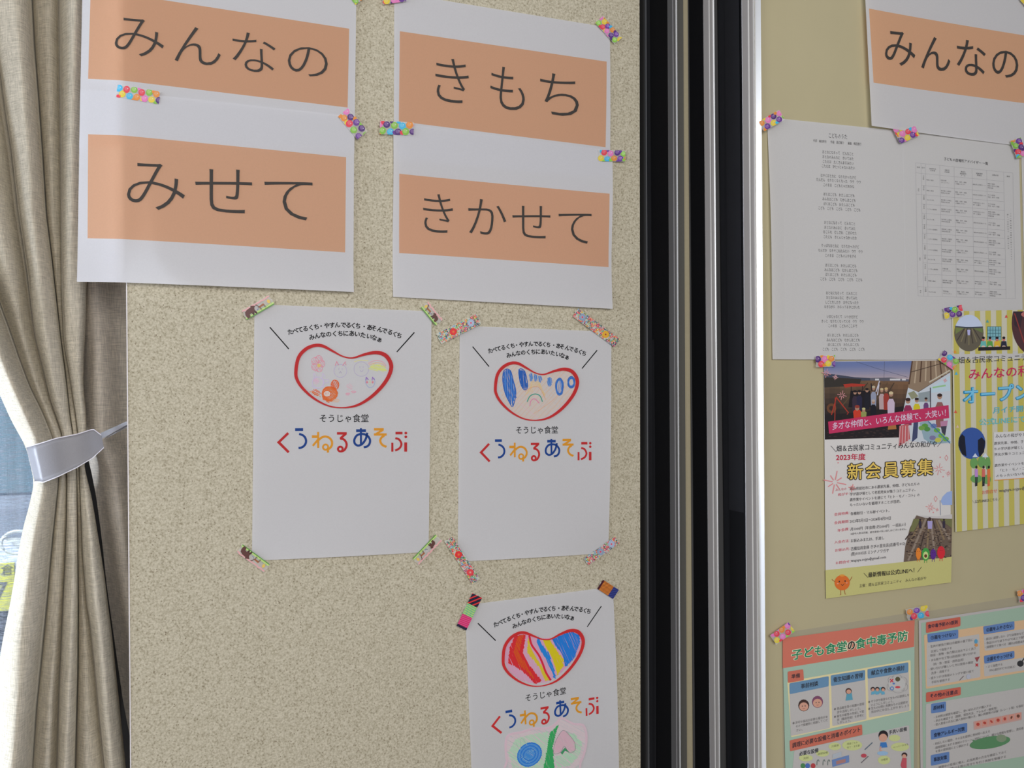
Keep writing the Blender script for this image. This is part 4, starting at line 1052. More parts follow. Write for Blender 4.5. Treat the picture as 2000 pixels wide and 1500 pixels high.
for i in range(260):
    x = 835 + random.random() * 385; y = 790 + random.random() * 265
    if x > 830 + (1000 - y) * .25: k.ell(x, y, 6 + random.random() * 8, 4, random.choice([(60, 46, 40), (150, 126, 100), (110, 84, 64)]), 6)
k.layer()
k.poly([(900, 720), (960, 722), (900, 830), (862, 830)], (120, 116, 70)); k.poly([(1120, 722), (1230, 722), (1228, 800)], (120, 116, 70))
k.poly([(1018, 740), (1062, 740), (1056, 806), (1022, 806)], (176, 160, 196)); k.ell(1038, 722, 14, 16, (70, 50, 46), 10)
for x in (955, 1160): k.poly([(x - 12, 740), (x + 12, 740), (x + 10, 800), (x - 10, 800)], (60, 50, 60)); k.ell(x, 730, 9, 10, (60, 42, 40), 8)
k.stroke([(1128, 560), (1132, 690)], 4, (150, 150, 160))
k.build('field_photo', r, GLOSSY)
k = Ink(S11, PWH, T4, 0.0004)
k.grid((140, 1163), (1228, 1048), (1222, 1268), (145, 1408), (204, 192, 116), 12, 6); k.build('yellow_foot', r, GLOSSY)
k = Ink(S11, PWH, T4, 0.0007)
for x, y, rx, ry, c in ((940, 1020, 22, 52, (236, 132, 46)), (1002, 1025, 34, 56, (70, 156, 66)), (1068, 1025, 24, 46, (96, 46, 128)), (1135, 1010, 34, 56, (218, 46, 52))):
    k.ell(x, y, rx, ry, c, 16); k.stroke([(x - 10, y + ry - 4), (x - 10, y + ry + 18)], 4, c); k.stroke([(x + 10, y + ry - 4), (x + 10, y + ry + 18)], 4, c)
k.layer(); k.ell(1002, 1035, 22, 34, (206, 216, 130), 14); k.layer(); k.ell(1002, 1040, 13, 15, (110, 64, 40), 12)
for x, y in ((940, 1000), (1068, 1010), (1135, 990)): k.ell(x - 7, y, 3, 3, BK, 6); k.ell(x + 7, y, 3, 3, BK, 6)
k.build('vegetable_print', r, GLOSSY)
k = Ink(S11, PWH, T4, 0.0007)
OG = (226, 112, 44)
k.ell(283, 1270, 66, 66, OG, 26); k.ell(283, 1208, 22, 10, (232, 150, 60), 10)
for pts in ([(222, 1262), (200, 1248), (195, 1240)], [(345, 1258), (362, 1232), (368, 1218)], [(270, 1332), (272, 1372), (264, 1376)], [(302, 1332), (308, 1368), (316, 1370)]): k.stroke(pts, 5, (170, 90, 46))
k.layer(); k.layer(); k.ell(258, 1260, 6, 8, BK, 8); k.ell(308, 1256, 6, 8, BK, 8); k.curve([(272, 1282), (286, 1294), (300, 1278)], 4, BK, 4); k.ell(245, 1278, 9, 5, (236, 150, 120), 8); k.ell(322, 1272, 9, 5, (236, 150, 120), 8)
k.build('orange_fruit_print', r, GLOSSY)
k = Ink(S11, PWH, T4, 0.0007, auto=True)
line(k, '＼最新情報は公式LINEへ！／', (468, 1226), (968, 1172), 46, (60, 54, 44), .02, 2); line(k, '主催：畑＆古民家コミュニティ　みんなの和がや', (430, 1310), (1008, 1242), 32, (84, 76, 60))
k.build('text_line', r, GLOSSY)

# --- yellow striped poster
S12 = Surf((1859, 608), (2110, 603), (2112, 1010), (1866, 1039), NB + 0.0030)
YW = (226, 218, 200)
r = page('striped_poster', 'yellow and cream striped poster みんなの和がや at the right edge', 'poster', S12, mat=GLOSSY, col=(.68, .66, .52), ny=10)
k = Ink(S12, YW)
for i in range(12):
    u0 = .01 + i * .0835; u1 = u0 + .042
    k.sep(); k.grid(S12.px(u0, 0), S12.px(u1, 0), S12.px(u1, 1), S12.px(u0, 1), (200, 184, 84), 1, 6)
k.build('yellow_stripe', r, GLOSSY)
k = Ink(S12, YW, T3, 0.0003)
P = el(1463, 330, 134, 168, 32); sky = clip_poly(P, [(1000, 0), (2600, 0), (2600, 275), (1000, 275)]); gr = clip_poly(P, [(1000, 275), (2600, 275), (2600, 900), (1000, 900)])
k.poly(sky, (208, 214, 218)); k.poly(gr, (104, 94, 72)); k.layer()
for i in range(7): k.stroke([(1463 + (i - 3) * 14, 290), (1463 + (i - 3) * 36, 440 - abs(i - 3) * 14)], 9, ((74, 64, 52), (134, 120, 84))[i % 2])
k.poly([(1340, 280), (1420, 285), (1340, 340)], (122, 130, 70)); k.poly([(1590, 285), (1500, 288), (1590, 330)], (110, 124, 66)); k.stroke([(1335, 268), (1450, 282), (1592, 275)], 10, (70, 76, 80))
k.poly([(1448, 300), (1476, 300), (1472, 350), (1452, 350)], (186, 180, 206))
k.sep(); P = clip_poly(el(2070, 240, 215, 300, 36), [(1000, 132), (2140, 132), (2140, 900), (1000, 900)])
k.poly(P, (84, 52, 50)); k.layer(); k.poly([(1870, 135), (1960, 135), (1930, 300), (1880, 260)], (60, 44, 46)); k.stroke([(1880, 150), (1969, 420)], 10, (150, 60, 50)); k.ell(1985, 160, 45, 26, (190, 110, 96), 12)
k.sep(); P = el(1490, 1340, 124, 145, 32); k.poly(P, (58, 88, 146)); k.layer()
k.poly([(1372, 1290), (1400, 1255), (1425, 1280), (1440, 1460), (1400, 1440), (1366, 1360)], (28, 30, 40)); k.poly([(1545, 1310), (1580, 1285), (1612, 1320), (1600, 1420), (1560, 1470), (1545, 1400)], (28, 30, 40))
k.build('round_photo', r, GLOSSY)
k = Ink(S12, YW, T3, 0.0004)
k.poly([(1632, 272), (1758, 272), (1758, 395), (1632, 395)], (128, 178, 172)); k.layer()
for x in range(1632, 1760, 25): k.stroke([(x, 272), (x, 395)], 4, (60, 96, 96))
for y in (272, 303, 334, 365): k.stroke([(1632, y), (1758, y)], 4, (60, 96, 96))
k.layer()
for x, c in ((1595, (110, 180, 160)), (1655, (96, 160, 70)), (1720, (228, 178, 50)), (1782, (44, 44, 56))):
    k.poly([(x - 30, 462), (x - 22, 405), (x + 22, 405), (x + 30, 462)], c); k.ell(x, 390, 13, 15, (206, 120, 100), 10); k.ell(x, 374, 14, 12, (34, 28, 30), 10); k.ell(x, 455, 18, 10, (226, 190, 160), 10)
k.poly([(1548, 460), (1840, 452), (1840, 484), (1548, 492)], (40, 32, 34))
k.auto = True
for x, y, c in ((1335, 500, (236, 150, 50)), (1805, 178, (226, 80, 70)), (1632, 222, (90, 160, 150)), (1347, 700, (80, 180, 200)), (1340, 1050, (226, 90, 60)), (1358, 1185, (226, 190, 160))): k.poly([(x - 14, y + 12), (x, y - 16), (x + 14, y + 12)], c)
k.build('printed_scene', r, GLOSSY)
k = Ink(S12, YW, T3, 0.0005); line(k, '畑＆古民家コミュニティ', (1362, 606), (2050, 574), 66, (52, 50, 52), 0, 2); k.build('heading', r, GLOSSY)
k = Ink(S12, YW, T3, 0.0005); line(k, 'みんなの和がや', (1455, 750), (2240, 700), 108, (206, 40, 84), .01, 2); k.build('red_heading', r, GLOSSY)
k = Ink(S12, YW, T3, 0.0005); line(k, 'オープンデー', (1398, 968), (2330, 905), 165, (30, 134, 168), .045, 3); k.layer(); k.layer(); line(k, 'オープンデー', (1404, 966), (2324, 904), 165, (132, 202, 216), .012, 3); k.build('blue_heading', r, GLOSSY)
k = Ink(S12, YW, T3, 0.0005, auto=True); line(k, '月イチ開催', (1682, 1062), (2030, 1040), 62, (92, 178, 182), .02, 2); line(k, '公式LINEにて告知', (1555, 1172), (2120, 1130), 66, (116, 190, 176), .02, 2); k.build('small_blue_heading', r, GLOSSY)
k = Ink(S12, YW, T4, 0.0004); k.poly([(1590, -25), (2200, -52), (2200, 350), (1597, 388)], (222, 214, 196)); k.build('white_text_box', r, GLOSSY)
k = Ink(S12, YW, T4, 0.0007, auto=True)
for t, a, b, s_ in (('みんなの和がやとは', (1602, 22), (1900, 5), 36), ('農家先輩、仲間、子どもた', (1592, 82), (1930, 60), 28), ('ちの学び遊び場として老若', (1592, 130), (1930, 108), 28), ('男女が集うコミュニティ。', (1594, 178), (1930, 156), 28), ('農作業やイベントを通じて', (1596, 272), (1935, 246), 28), ('「ヒト・モノ・コト」', (1628, 316), (1900, 292), 28), ('のもったいないを循環', (1608, 362), (1920, 336), 28)): line(k, t, a, b, s_, (84, 78, 72))
line(k, '＼公式LINEはこちら／', (1402, 586), (1650, 560), 30, (84, 78, 72)); line(k, 'wagaya.sojya@gmail.com', (1635, 490), (2010, 450), 38, (96, 90, 84)); k.build('text_line', r, GLOSSY)
k = Ink(S12, YW, T4, 0.0007); k.stroke([(1597, 388), (2200, 345)], 6, (232, 150, 66)); k.layer(); line(k, 'お問合せ：', (1485, 508), (1632, 490), 36, (226, 110, 84)); k.build('orange_print', r, GLOSSY)
k = Ink(S12, YW, T4, 0.0005)
for x, y, rx, ry in ((1420, 240, 34, 46), (1488, 230, 34, 50), (1540, 240, 22, 60), (1440, 375, 50, 36), (1530, 380, 36, 40)): k.ell(x, y, rx, ry, (112, 160, 84), 14)
k.poly([(1405, 190), (1430, 155), (1455, 190)], (224, 226, 220)); k.poly([(1490, 190), (1515, 150), (1545, 190)], (224, 226, 220)); k.layer()
for x, c, l in ((1440, (196, 140, 190), (34, 34, 44)), (1502, (220, 110, 90), (34, 34, 44)), (1547, (232, 120, 60), (226, 110, 60))):
    k.poly([(x - 14, 360), (x - 12, 290), (x + 12, 290), (x + 14, 360)], c); k.stroke([(x - 6, 358), (x - 6, 440)], 9, l); k.stroke([(x + 6, 358), (x + 4, 436)], 9, l); k.ell(x, 275, 10, 13, (40, 30, 30), 10)
k.build('walking_figures_print', r, GLOSSY)

# --- two laminated food safety posters
def rr(k, q, c, n=3):   # quad with corners cut round
    a = [np.array(p, float) for p in q]; P = []
    for i in range(4):
        p, b, d = a[i], a[i - 1], a[(i + 1) % 4]
        e1 = p + (b - p) / (np.linalg.norm(b - p) + 1e-6) * 14; e2 = p + (d - p) / (np.linalg.norm(d - p) + 1e-6) * 14
        P += [tuple(e1), tuple(p * .72 + (e1 + e2) * .14), tuple(e2)]
    k.poly(P, c)
GW = (214, 205, 197)
POUCH = printmat('laminating film', 0.0, 0.22, 0.5, 0.22)
T5 = zoomT(1490, 1150, 4.285); T6_ = zoomT(1760, 1150, 4.2875)
S13 = Surf((1528.5, 1247), (1786.5, 1211), (1784, 1640), (1538, 1700), NB + 0.0014)
r = page('laminated_poster', 'green laminated poster 子ども食堂の食中毒予防 with a coral title band', 'poster', S13, 'laminated food safety posters', mat=GLOSSY, col=inkcol((162, 180, 156), GW))
film = Surf((1526.5, 1237), (1793.5, 1194), (1791, 1640), (1532, 1705), NB + 0.0005); V, Fc, Cc = sheet_mesh(film, 4, 4, (.5, .48, .46)); mkobj('laminating_film', V, Fc, POUCH, r, Cc)
k = Ink(S13, GW, T5); k.grid((165, 415), (1270, 262), (1265, 486), (165, 665), (204, 112, 90), 8, 3); k.build('coral_band', r, GLOSSY)
k = Ink(S13, GW, T5, .0003)
for t, a, b, c in (('子ども食堂', (238, 590), (700, 512), (48, 124, 84)), ('の', (703, 512), (768, 500), (50, 40, 38)), ('食中毒予防', (772, 498), (1208, 425), (48, 124, 84))):
    w = b[0] - a[0]; k.text(t, a[0] - 3, a[1], 92, (222, 214, 176), (b[1] - a[1]) / w, w + 6, off=.065, res=2); k.layer(); k.layer(); k.text(t, a[0], a[1], 92, c, (b[1] - a[1]) / w, w, off=.028, res=2)
k.build('title', r, GLOSSY)
k = Ink(S13, GW, T5, .0002, auto=True)
CR1, WHT, BLH, COR = (222, 202, 150), (186, 176, 166), (104, 136, 160), (198, 106, 84)
rr(k, [(203, 775), (1235, 596), (1240, 1020), (235, 1242)], CR1); k.layer(); k.layer()
for q in ([(222, 870), (552, 812), (560, 1165), (232, 1232)], [(570, 805), (856, 758), (866, 1092), (580, 1150)], [(876, 745), (1220, 692), (1226, 1020), (886, 1078)]): rr(k, q, WHT)
rr(k, [(262, 1352), (1222, 1140), (1246, 1600), (235, 1640)], WHT)
k.build('printed_panel', r, GLOSSY)
k = Ink(S13, GW, T5, .0004, auto=True)
for q in ([(220, 790), (550, 730), (550, 815), (222, 882)], [(566, 724), (854, 678), (854, 762), (568, 814)], [(873, 672), (1216, 614), (1216, 698), (875, 752)]): rr(k, q, BLH)
rr(k, [(206, 692), (336, 672), (342, 764), (208, 788)], COR); rr(k, [(222, 1268), (828, 1134), (832, 1222), (226, 1360)], COR)
k.build('heading_tab', r, GLOSSY)
k = Ink(S13, GW, T5, .0006, auto=True); DK = (52, 52, 56)
for t, a, b, s_ in (('事前相談', (315, 832), (460, 806), 44), ('衛生知識の習得', (588, 778), (834, 738), 44), ('献立や食数の検討', (903, 720), (1182, 676), 44), ('準備', (236, 750), (308, 738), 40), ('調理に必要な設備と消毒のポイント', (243, 1328), (812, 1192), 46), ('必要な設備', (302, 1396), (462, 1364), 40), ('手洗い設備', (1050, 1216), (1202, 1184), 36)): line(k, t, a, b, s_, DK, .015)
k.build('heading', r, GLOSSY)
k = Ink(S13, GW, T5, .0006, auto=True); TG2 = (120, 112, 106)
for t, a, b in (('● 許可や届出が必要な場合があ', (245, 1134), (540, 1078)), ('るので保健所に相談してくだ', (272, 1160), (540, 1106)), ('さい。', (272, 1194), (330, 1184)),
   ('● 食品衛生等の知識の習得', (592, 1016), (845, 970)), ('会を活用しましょう。', (618, 1042), (815, 1008)), ('● 衛生手帳等の作成して緊', (592, 1080), (845, 1034)), ('対（職員参加）を参考に', (618, 1106), (845, 1064)), ('しましょう。', (618, 1130), (735, 1110)),
   ('● サラダや刺身など生ものは提供しな', (878, 956), (1222, 896)), ('いようにしましょう。', (902, 982), (1090, 948)), ('● 生ものは特に危険なものは提供せ', (878, 1014), (1210, 956)), ('当日中にお召し上がりましょう', (902, 1040), (1220, 984))): line(k, t, a, b, 25, TG2, 0)
k.build('text_line', r, GLOSSY)
k = Ink(S13, GW, T5, .0005)
SKN = (206, 150, 124)
for x, y, hc in ((340, 985, (70, 50, 44)), (455, 955, (126, 74, 96))): k.ell(x, y - 10, 46, 50, hc, 16); k.layer(); k.ell(x, y, 38, 36, SKN, 16); k.layer(); k.ell(x - 12, y - 4, 4, 6, DK, 6); k.ell(x + 12, y - 6, 4, 6, DK, 6); k.curve([(x - 8, y + 14), (x, y + 19), (x + 9, y + 12)], 3, (150, 60, 50), 3)
k.poly([(690, 935), (700, 875), (740, 870), (750, 928)], (92, 150, 164)); k.ell(715, 855, 26, 26, (80, 56, 48), 12); k.layer(); k.ell(716, 860, 20, 19, SKN, 12)
k.poly([(915, 880), (930, 830), (1005, 820), (1010, 870)], (110, 160, 170)); 
for x in (918, 955, 1003): k.ell(x, 838, 19, 19, (56, 44, 44), 10); k.layer(); k.ell(x, 844, 14, 13, SKN, 10); k.poly([(x - 15, 885), (x - 11, 860), (x + 11, 858), (x + 15, 882)], (100, 160, 180))
for x, y, rx, ry in ((1075, 760, 30, 30), (1120, 745, 40, 30), (1165, 775, 40, 40), (1070, 820, 34, 34), (1130, 840, 50, 30), (1180, 820, 30, 34)): k.stroke(el(x, y, rx, ry, 14), 2, (150, 146, 140), True)
k.layer(); k.poly(el(1118, 795, 72, 60, 18), (190, 182, 172)); k.layer()
k.stroke([(1062, 755), (1088, 780)], 9, (196, 60, 70)); k.stroke([(1088, 752), (1062, 782)], 9, (196, 60, 70)); k.ell(1125, 755, 21, 20, (92, 84, 58), 12); k.ell(1092, 792, 11, 9, (96, 120, 170), 8); k.stroke(el(1077, 832, 13, 13, 12), 8, (92, 128, 176), True); k.ell(1125, 822, 22, 10, (200, 70, 76), 10)
k.build('cartoon_print', r, GLOSSY)
k = Ink(S13, GW, T5, .0005, auto=True)
for x, y, rx, ry in ((358, 1415, 58, 28), (497, 1376, 54, 28), (600, 1318, 52, 32), (745, 1308, 84, 44), (1100, 1248, 48, 28), (1145, 1322, 76, 36), (1012, 1432, 52, 36)): k.ell(x, y, rx, ry, (196, 196, 130), 18)
k.build('speech_bubble', r, GLOSSY)
k = Ink(S13, GW, T5, .0007, auto=True)
for t, a, b in (('洗剤', (335, 1426), (378, 1418)), ('調理設備', (455, 1390), (540, 1374)), ('冷蔵庫', (570, 1326), (632, 1314)), ('用途ごとの', (700, 1306), (790, 1290)), ('包丁・まな板', (700, 1336), (808, 1316)), ('冷暖房', (985, 1440), (1042, 1430)), ('ペーパータオル', (1085, 1336), (1215, 1306))): line(k, t, a, b, 20, (130, 130, 90))
k.build('bubble_text', r, GLOSSY)
k = Ink(S13, GW, T5, .0006)
k.ell(1005, 1225, 40, 42, (44, 36, 38), 16); k.layer(); k.ell(1003, 1245, 34, 34, SKN, 16); k.poly([(975, 1330), (982, 1285), (1030, 1282), (1040, 1325)], (66, 116, 172)); k.stroke([(985, 1318), (978, 1350), (1000, 1362)], 10, SKN)
k.sep(); k.ell(1000, 1375, 46, 18, (150, 176, 196), 14); k.sep(); k.ell(1182, 1390, 24, 22, (56, 40, 40), 12); k.ell(1180, 1400, 18, 17, SKN, 10); k.poly([(1150, 1475), (1165, 1415), (1200, 1415), (1200, 1500), (1160, 1500)], (190, 84, 90))
k.sep(); k.poly([(575, 1430), (718, 1390), (720, 1450), (580, 1490)], (110, 130, 170)); k.poly([(610, 1440), (690, 1420), (690, 1450), (612, 1470)], (170, 120, 110)); k.poly([(580, 1385), (655, 1360), (655, 1400), (580, 1420)], (176, 176, 176))
for x, c in ((333, (80, 130, 80)), (372, (80, 110, 170)), (418, (180, 70, 70))): k.ell(x, 1480, 20, 22, c, 12)
for x in (450, 500, 540): k.curve([(x, 1475), (x + 2, 1440), (x + 12, 1430), (x + 18, 1445)], 5, (100, 110, 100), 3)
k.sep(); k.stroke([(850, 1345), (915, 1285)], 8, (100, 110, 116)); k.stroke([(820, 1455), (880, 1400)], 7, (110, 100, 100)); k.ell(842, 1395, 24, 17, (186, 74, 82), 12)
k.build('equipment_print', r, GLOSSY)

S14 = Surf((1794.5, 1212), (2140, 1160), (2140, 1620), (1800, 1680), NB + 0.0018)
r = page('laminated_poster', 'green laminated poster with tab 食中毒予防の3原則 at the lower right', 'poster', S14, 'laminated food safety posters', mat=GLOSSY, col=(.56, .53, .51))
film = Surf((1797, 1196), (2140, 1141), (2140, 1625), (1797, 1680), NB + 0.0009); V, Fc, Cc = sheet_mesh(film, 4, 4, (.5, .48, .46)); mkobj('laminating_film', V, Fc, POUCH, r, Cc)
k = Ink(S14, GW, T6_, .0002); k.grid((168, 285), (1600, 62), (1600, 1900), (190, 2000), (156, 174, 148), 6, 6); k.build('green_ground', r, GLOSSY)
k = Ink(S14, GW, T6_, .0004, auto=True)
rr(k, [(190, 385), (1600, 175), (1600, 600), (205, 838)], (212, 172, 130)); k.layer(); k.layer()
for q in ([(212, 452), (652, 378), (662, 738), (214, 820)], [(688, 388), (1500, 262), (1500, 395), (698, 520)], [(690, 628), (1500, 500), (1500, 606), (694, 734)], [(205, 965), (1600, 730), (1600, 1300), (205, 1545)]): rr(k, q, WHT)
k.build('printed_panel', r, GLOSSY)
k = Ink(S14, GW, T6_, .0006, auto=True); BL2 = (98, 124, 166)
for q in ([(206, 280), (494, 234), (494, 312), (206, 370)], [(206, 868), (497, 820), (497, 888), (206, 950)]): rr(k, q, (196, 96, 76))
for q in ([(216, 378), (476, 340), (476, 414), (220, 450)], [(684, 314), (946, 270), (946, 340), (690, 382)], [(690, 560), (946, 518), (946, 580), (694, 627)], [(248, 962), (373, 942), (373, 1024), (248, 1044)], [(245, 1182), (551, 1120), (551, 1200), (247, 1264)], [(245, 1392), (401, 1362), (401, 1450), (247, 1482)]): rr(k, q, BL2)
k.build('heading_tab', r, GLOSSY)
k = Ink(S14, GW, T6_, .0008, auto=True)
for t, a, b, s_ in (('食中毒予防の3原則', (220, 330), (470, 290), 36), ('①菌をつけない', (243, 424), (452, 392), 36), ('②菌をふやさない', (708, 358), (928, 320), 36), ('③菌をやっつける', (713, 604), (928, 566), 36), ('その他の注意点', (236, 912), (470, 876), 38), ('原材料', (266, 1012), (356, 996), 38), ('食物アレルギー対策', (270, 1240), (528, 1184), 38), ('事故対策', (268, 1444), (380, 1422), 38)): line(k, t, a, b, s_, (40, 44, 60), .02)
k.build('heading', r, GLOSSY)
k = Ink(S14, GW, T6_, .0008, auto=True); TG3 = (118, 110, 104)
for t, a, b in (('・生肉や鮮魚介類は冷蔵庫の最下段に', (218, 496), (600, 434)), ('区別して保管する', (246, 534), (420, 504)), ('・野菜・果物・魚介類は流水でよく洗う', (218, 572), (622, 506)), ('・まな板や包丁等は用途別に使い分ける', (222, 610), (622, 544)), ('（肉・魚・野菜・加熱品用）', (250, 642), (520, 600)), ('・使い分けが難しいときは使用の都度', (220, 684), (600, 622)), ('洗浄・消毒する', (248, 716), (400, 690)), ('・盛りつけは専用のトングや使い捨て', (222, 760), (604, 696)), ('手袋を使用する', (250, 792), (404, 766)),
   ('・前日に調理しない（7℃以保存など）', (688, 432), (1029, 378)), ('・食品は10℃以下や65℃以上で保管', (688, 466), (1040, 410)), ('・調理後すぐ食べる（概ね2時間以内）', (690, 500), (1040, 446)), ('・よく加熱する', (700, 662), (845, 640)), ('（中心部が75℃で1分以上）', (722, 694), (950, 658)),
   ('・主材料は鮮度を確認し、使い切れるだけ購入する', (262, 1086), (750, 984)), ('・表示を確認する（期限、保存方法、アレルギー物質等）', (264, 1118), (800, 1006)), ('・受入業者の氏名に納入食材の購入を、購入時期等の記録（レシート等）を保存する', (264, 1150), (1060, 976)), ('・対応しない場合、その旨を提供に食材等へ伝える', (258, 1310), (740, 1200)), ('・調理現場における食材のクリーン・対応について、確かな情報を管理し、責任者のもと', (262, 1344), (1080, 1160)), ('を食の提供前によく検討する', (284, 1370), (560, 1310)), ('・調理中の怪我に備え、応急処置の方法を確認しておく', (284, 1510), (875, 1372)), ('・利用者が食べる際の見守りを行う体制を整備する', (284, 1540), (875, 1412))): line(k, t, a, b, 24, TG3)
k.build('text_line', r, GLOSSY)
k = Ink(S14, GW, T6_, .0007)
k.poly([(603, 1110), (1006, 1030), (1006, 1096), (606, 1180)], (196, 150, 136)); k.layer()
for i in range(7):
    x = 640 + i * 56; y = 1133 - i * 11.5; k.poly([(x - 22, y - 20), (x + 22, y - 29), (x + 22, y + 20), (x - 22, y + 28)], (206, 140, 120)); k.layer(); k.ell(x, y, 14, 14 - (i % 3) * 3, (176, 66, 54) if i < 5 else (110, 66, 50), 10, .4 * i)
k.sep(); k.ell(740, 1285, 172, 50, (90, 132, 88), 24, -.16); k.poly([(592, 1262), (640, 1270), (610, 1300)], (90, 132, 88)); k.layer(); k.ell(835, 1250, 44, 32, (130, 142, 110), 12)
k.sep(); k.ell(623, 440, 14, 20, (90, 150, 176), 10); k.ell(625, 470, 14, 14, (206, 140, 80), 10); k.sep(); k.poly([(612, 575), (655, 565), (632, 612)], (150, 70, 70)); k.stroke([(620, 625), (640, 648)], 8, (190, 50, 56)); k.stroke([(640, 625), (620, 648)], 8, (190, 50, 56))
k.sep(); k.ell(995, 625, 27, 26, (50, 48, 48), 16); k.stroke([(1010, 605), (1045, 555)], 9, (50, 48, 48)); k.stroke([(485, 765), (520, 728)], 5, (120, 100, 96)); k.ell(560, 735, 18, 22, (180, 176, 180), 10)
k.build('food_print', r, GLOSSY)

# ------------------------------------------------------------------ washi tape
CANDY = [(206, 62, 72), (96, 56, 122), (62, 160, 190), (206, 112, 160), (118, 164, 62), (222, 196, 62), (226, 140, 60), (74, 44, 98)]
def tape(kind, label, p0, p1, w, n, follow=None, seed=1, white=(190, 186, 180), flip=1):
    rnd = random.Random(seed)
    ax, ay = p0; L = math.hypot(p1[0] - ax, p1[1] - ay); dx, dy = (p1[0] - ax) / L, (p1[1] - ay) / L; nx, ny = -dy * flip, dx * flip
    T = lambda q: (ax + dx * q[0] + nx * q[1], ay + dy * q[0] + ny * q[1])
    if follow:
        sf = Surf((0, 0), (1, 0), (1, 1), (0, 1), n); sf.at = lambda x, y, eps=0: follow.at(x, y, eps + .0006)
    else: sf = Surf((0, 0), (1, 0), (1, 1), (0, 1), n)
    h = w / 2
    root = empty('washi_tape', sf.at(*T((L / 2, 0)))); tag(root, label, 'tape', kind + ' patterned washi tapes')
    bm = {'candy': TAPEB, 'animal': TAPEB, 'floral': TAPEW, 'striped': TAPEW}[kind]
    bc = {'candy': (.85, .84, .80), 'animal': (.86, .83, .80), 'floral': (.74, .76, .66), 'striped': (.8, .8, .8)}[kind]
    NX, NY = 8, 6; V, Fc = [], []
    e0 = [rnd.uniform(-1.3, 1.3) for _ in range(NY + 1)]; e1 = [rnd.uniform(-1.3, 1.3) for _ in range(NY + 1)]
    for j in range(NY + 1):
        for i in range(NX + 1):
            s = L * i / NX + (e0[j] if i == 0 else e1[j] if i == NX else 0); V.append(sf.at(*T((s, -h + w * j / NY))))
    b = len(V); V += [p + Vector((0, .00012, 0)) for p in V]; K = NX + 1
    for j in range(NY):
        for i in range(NX): a = j * K + i; Fc.append((a, a + K, a + K + 1, a + 1) if flip > 0 else (a, a + 1, a + K + 1, a + K))
    for i in range(NX): Fc += [(i, i + 1, b + i + 1, b + i), (NY * K + i + 1, NY * K + i, b + NY * K + i, b + NY * K + i + 1)]
    for j in range(NY): Fc += [(j * K + K, j * K, b + j * K, b + j * K + K), (j * K + NX, j * K + K + NX, b + j * K + K + NX, b + j * K + NX)]
    mkobj('tape_strip', V, Fc, bm, root, [bc] * len(Fc))
    k = Ink(sf, white, T, 0.00012); R = [(0, -h), (L, -h), (L, h), (0, h)]
    if kind == 'candy':
        s = rnd.uniform(-.1, .3) * w; ci = rnd.randrange(8); row = rnd.randrange(2); rr_ = w * .26
        while s < L + rr_:
            t = (h * .48 if row else -h * .48) + rnd.uniform(-.06, .06) * w; c = CANDY[ci % 8]; ry = rr_ * rnd.uniform(.92, 1.1)
            k.ell(s, t, rr_, ry, c, 14, clip=R); k.layer()
            k.ell(s - rr_ * .15, t - rr_ * .15, rr_ * .62, rr_ * .55, mixc(c, (240, 220, 220), .22), 10, .5, clip=R); k.ell(s + rr_ * .3, t - rr_ * .35, rr_ * .14, rr_ * .12, (246, 240, 240), 6, clip=R)
            # torn wrapper tips and half sweets at the edges
            if rnd.random() < .7:
                c2 = CANDY[rnd.randrange(8)]; tt = -t * 1.75; k.ell(s + rr_ * rnd.uniform(-.2, .4), tt, rr_ * .7, rr_ * .55, c2, 10, rnd.uniform(0, 2), clip=R)
            s += rr_ * rnd.uniform(1.02, 1.25); row ^= 1; ci += rnd.choice([1, 2, 3])
        k.build('sweets_print', root, TAPEM)
    elif kind == 'animal':
        k.poly([(0, h), (0, h * .8), (L, h * .8), (L, h)], (84, 132, 60)); k.poly([(0, h * .8), (0, h * .55), (L, h * .5), (L, h * .8)], (172, 190, 112))
        for i in range(int(L / 3)): k.stroke([(i * 3 + 1, h * .7), (i * 3 + 1 + rnd.uniform(-1, 1), h * .3)], .6, (120, 160, 70))
        k.build('grass_print', root, TAPEM)
        k.layer()
        for i in range(int(L / 2.5)): k.ell(i * 2.5 + 1.5, -h * .78 + rnd.uniform(-1, 1), 2.4, 1.5, (212, 156, 150), 7, clip=R)
        k.build('pink_cloud_print', root, TAPEM)
        # bear silhouette walking on the grass
        q = h / 10.0; sgn = 1 if seed % 2 else -1; bx = L * (.22 if sgn > 0 else .72)
        B = [(-10, 8), (-11, 0), (-9, -5), (-3, -7.5), (4, -8), (6, -11), (8, -9.5), (12, -7.5), (13, -5.5), (10, -4), (9, 0), (11, 7), (8, 8), (6, 3), (5, 7), (2, 7.5), (1, 2), (-3, 2.5), (-4, 8), (-7, 8)]
        S = 1.0 if seed in (1, 3) else .72
        bear = [(bx + sgn * x * q * S, (y * S + 1) * q) for x, y in B]
        v2 = bear; k.poly([v2[i] for i in (0, 1, 2, 3, 17, 18, 19)], (84, 50, 44)); k.poly([v2[i] for i in (3, 4, 10, 13, 16, 17)], (84, 50, 44)); k.poly([v2[i] for i in (4, 5, 6, 7, 8, 9, 10)], (84, 50, 44)); k.poly([v2[i] for i in (10, 11, 12, 13)], (64, 38, 34)); k.poly([v2[i] for i in (13, 14, 15, 16)], (64, 38, 34))
        k.build('bear_print', root, TAPEM)
        k.layer(); dxx = L * (.62 if sgn > 0 else .3)
        k.poly([(dxx - 6 * q, -1 * q), (dxx + 5 * q, -2 * q), (dxx + 6 * q, 1.5 * q), (dxx - 5 * q, 2 * q)], (140, 84, 50))
        for x in (-5, -3.5, 4, 5.5): k.stroke([(dxx + x * q, 1 * q), (dxx + (x + .6) * q, 7 * q)], .8 * q, (84, 54, 44))
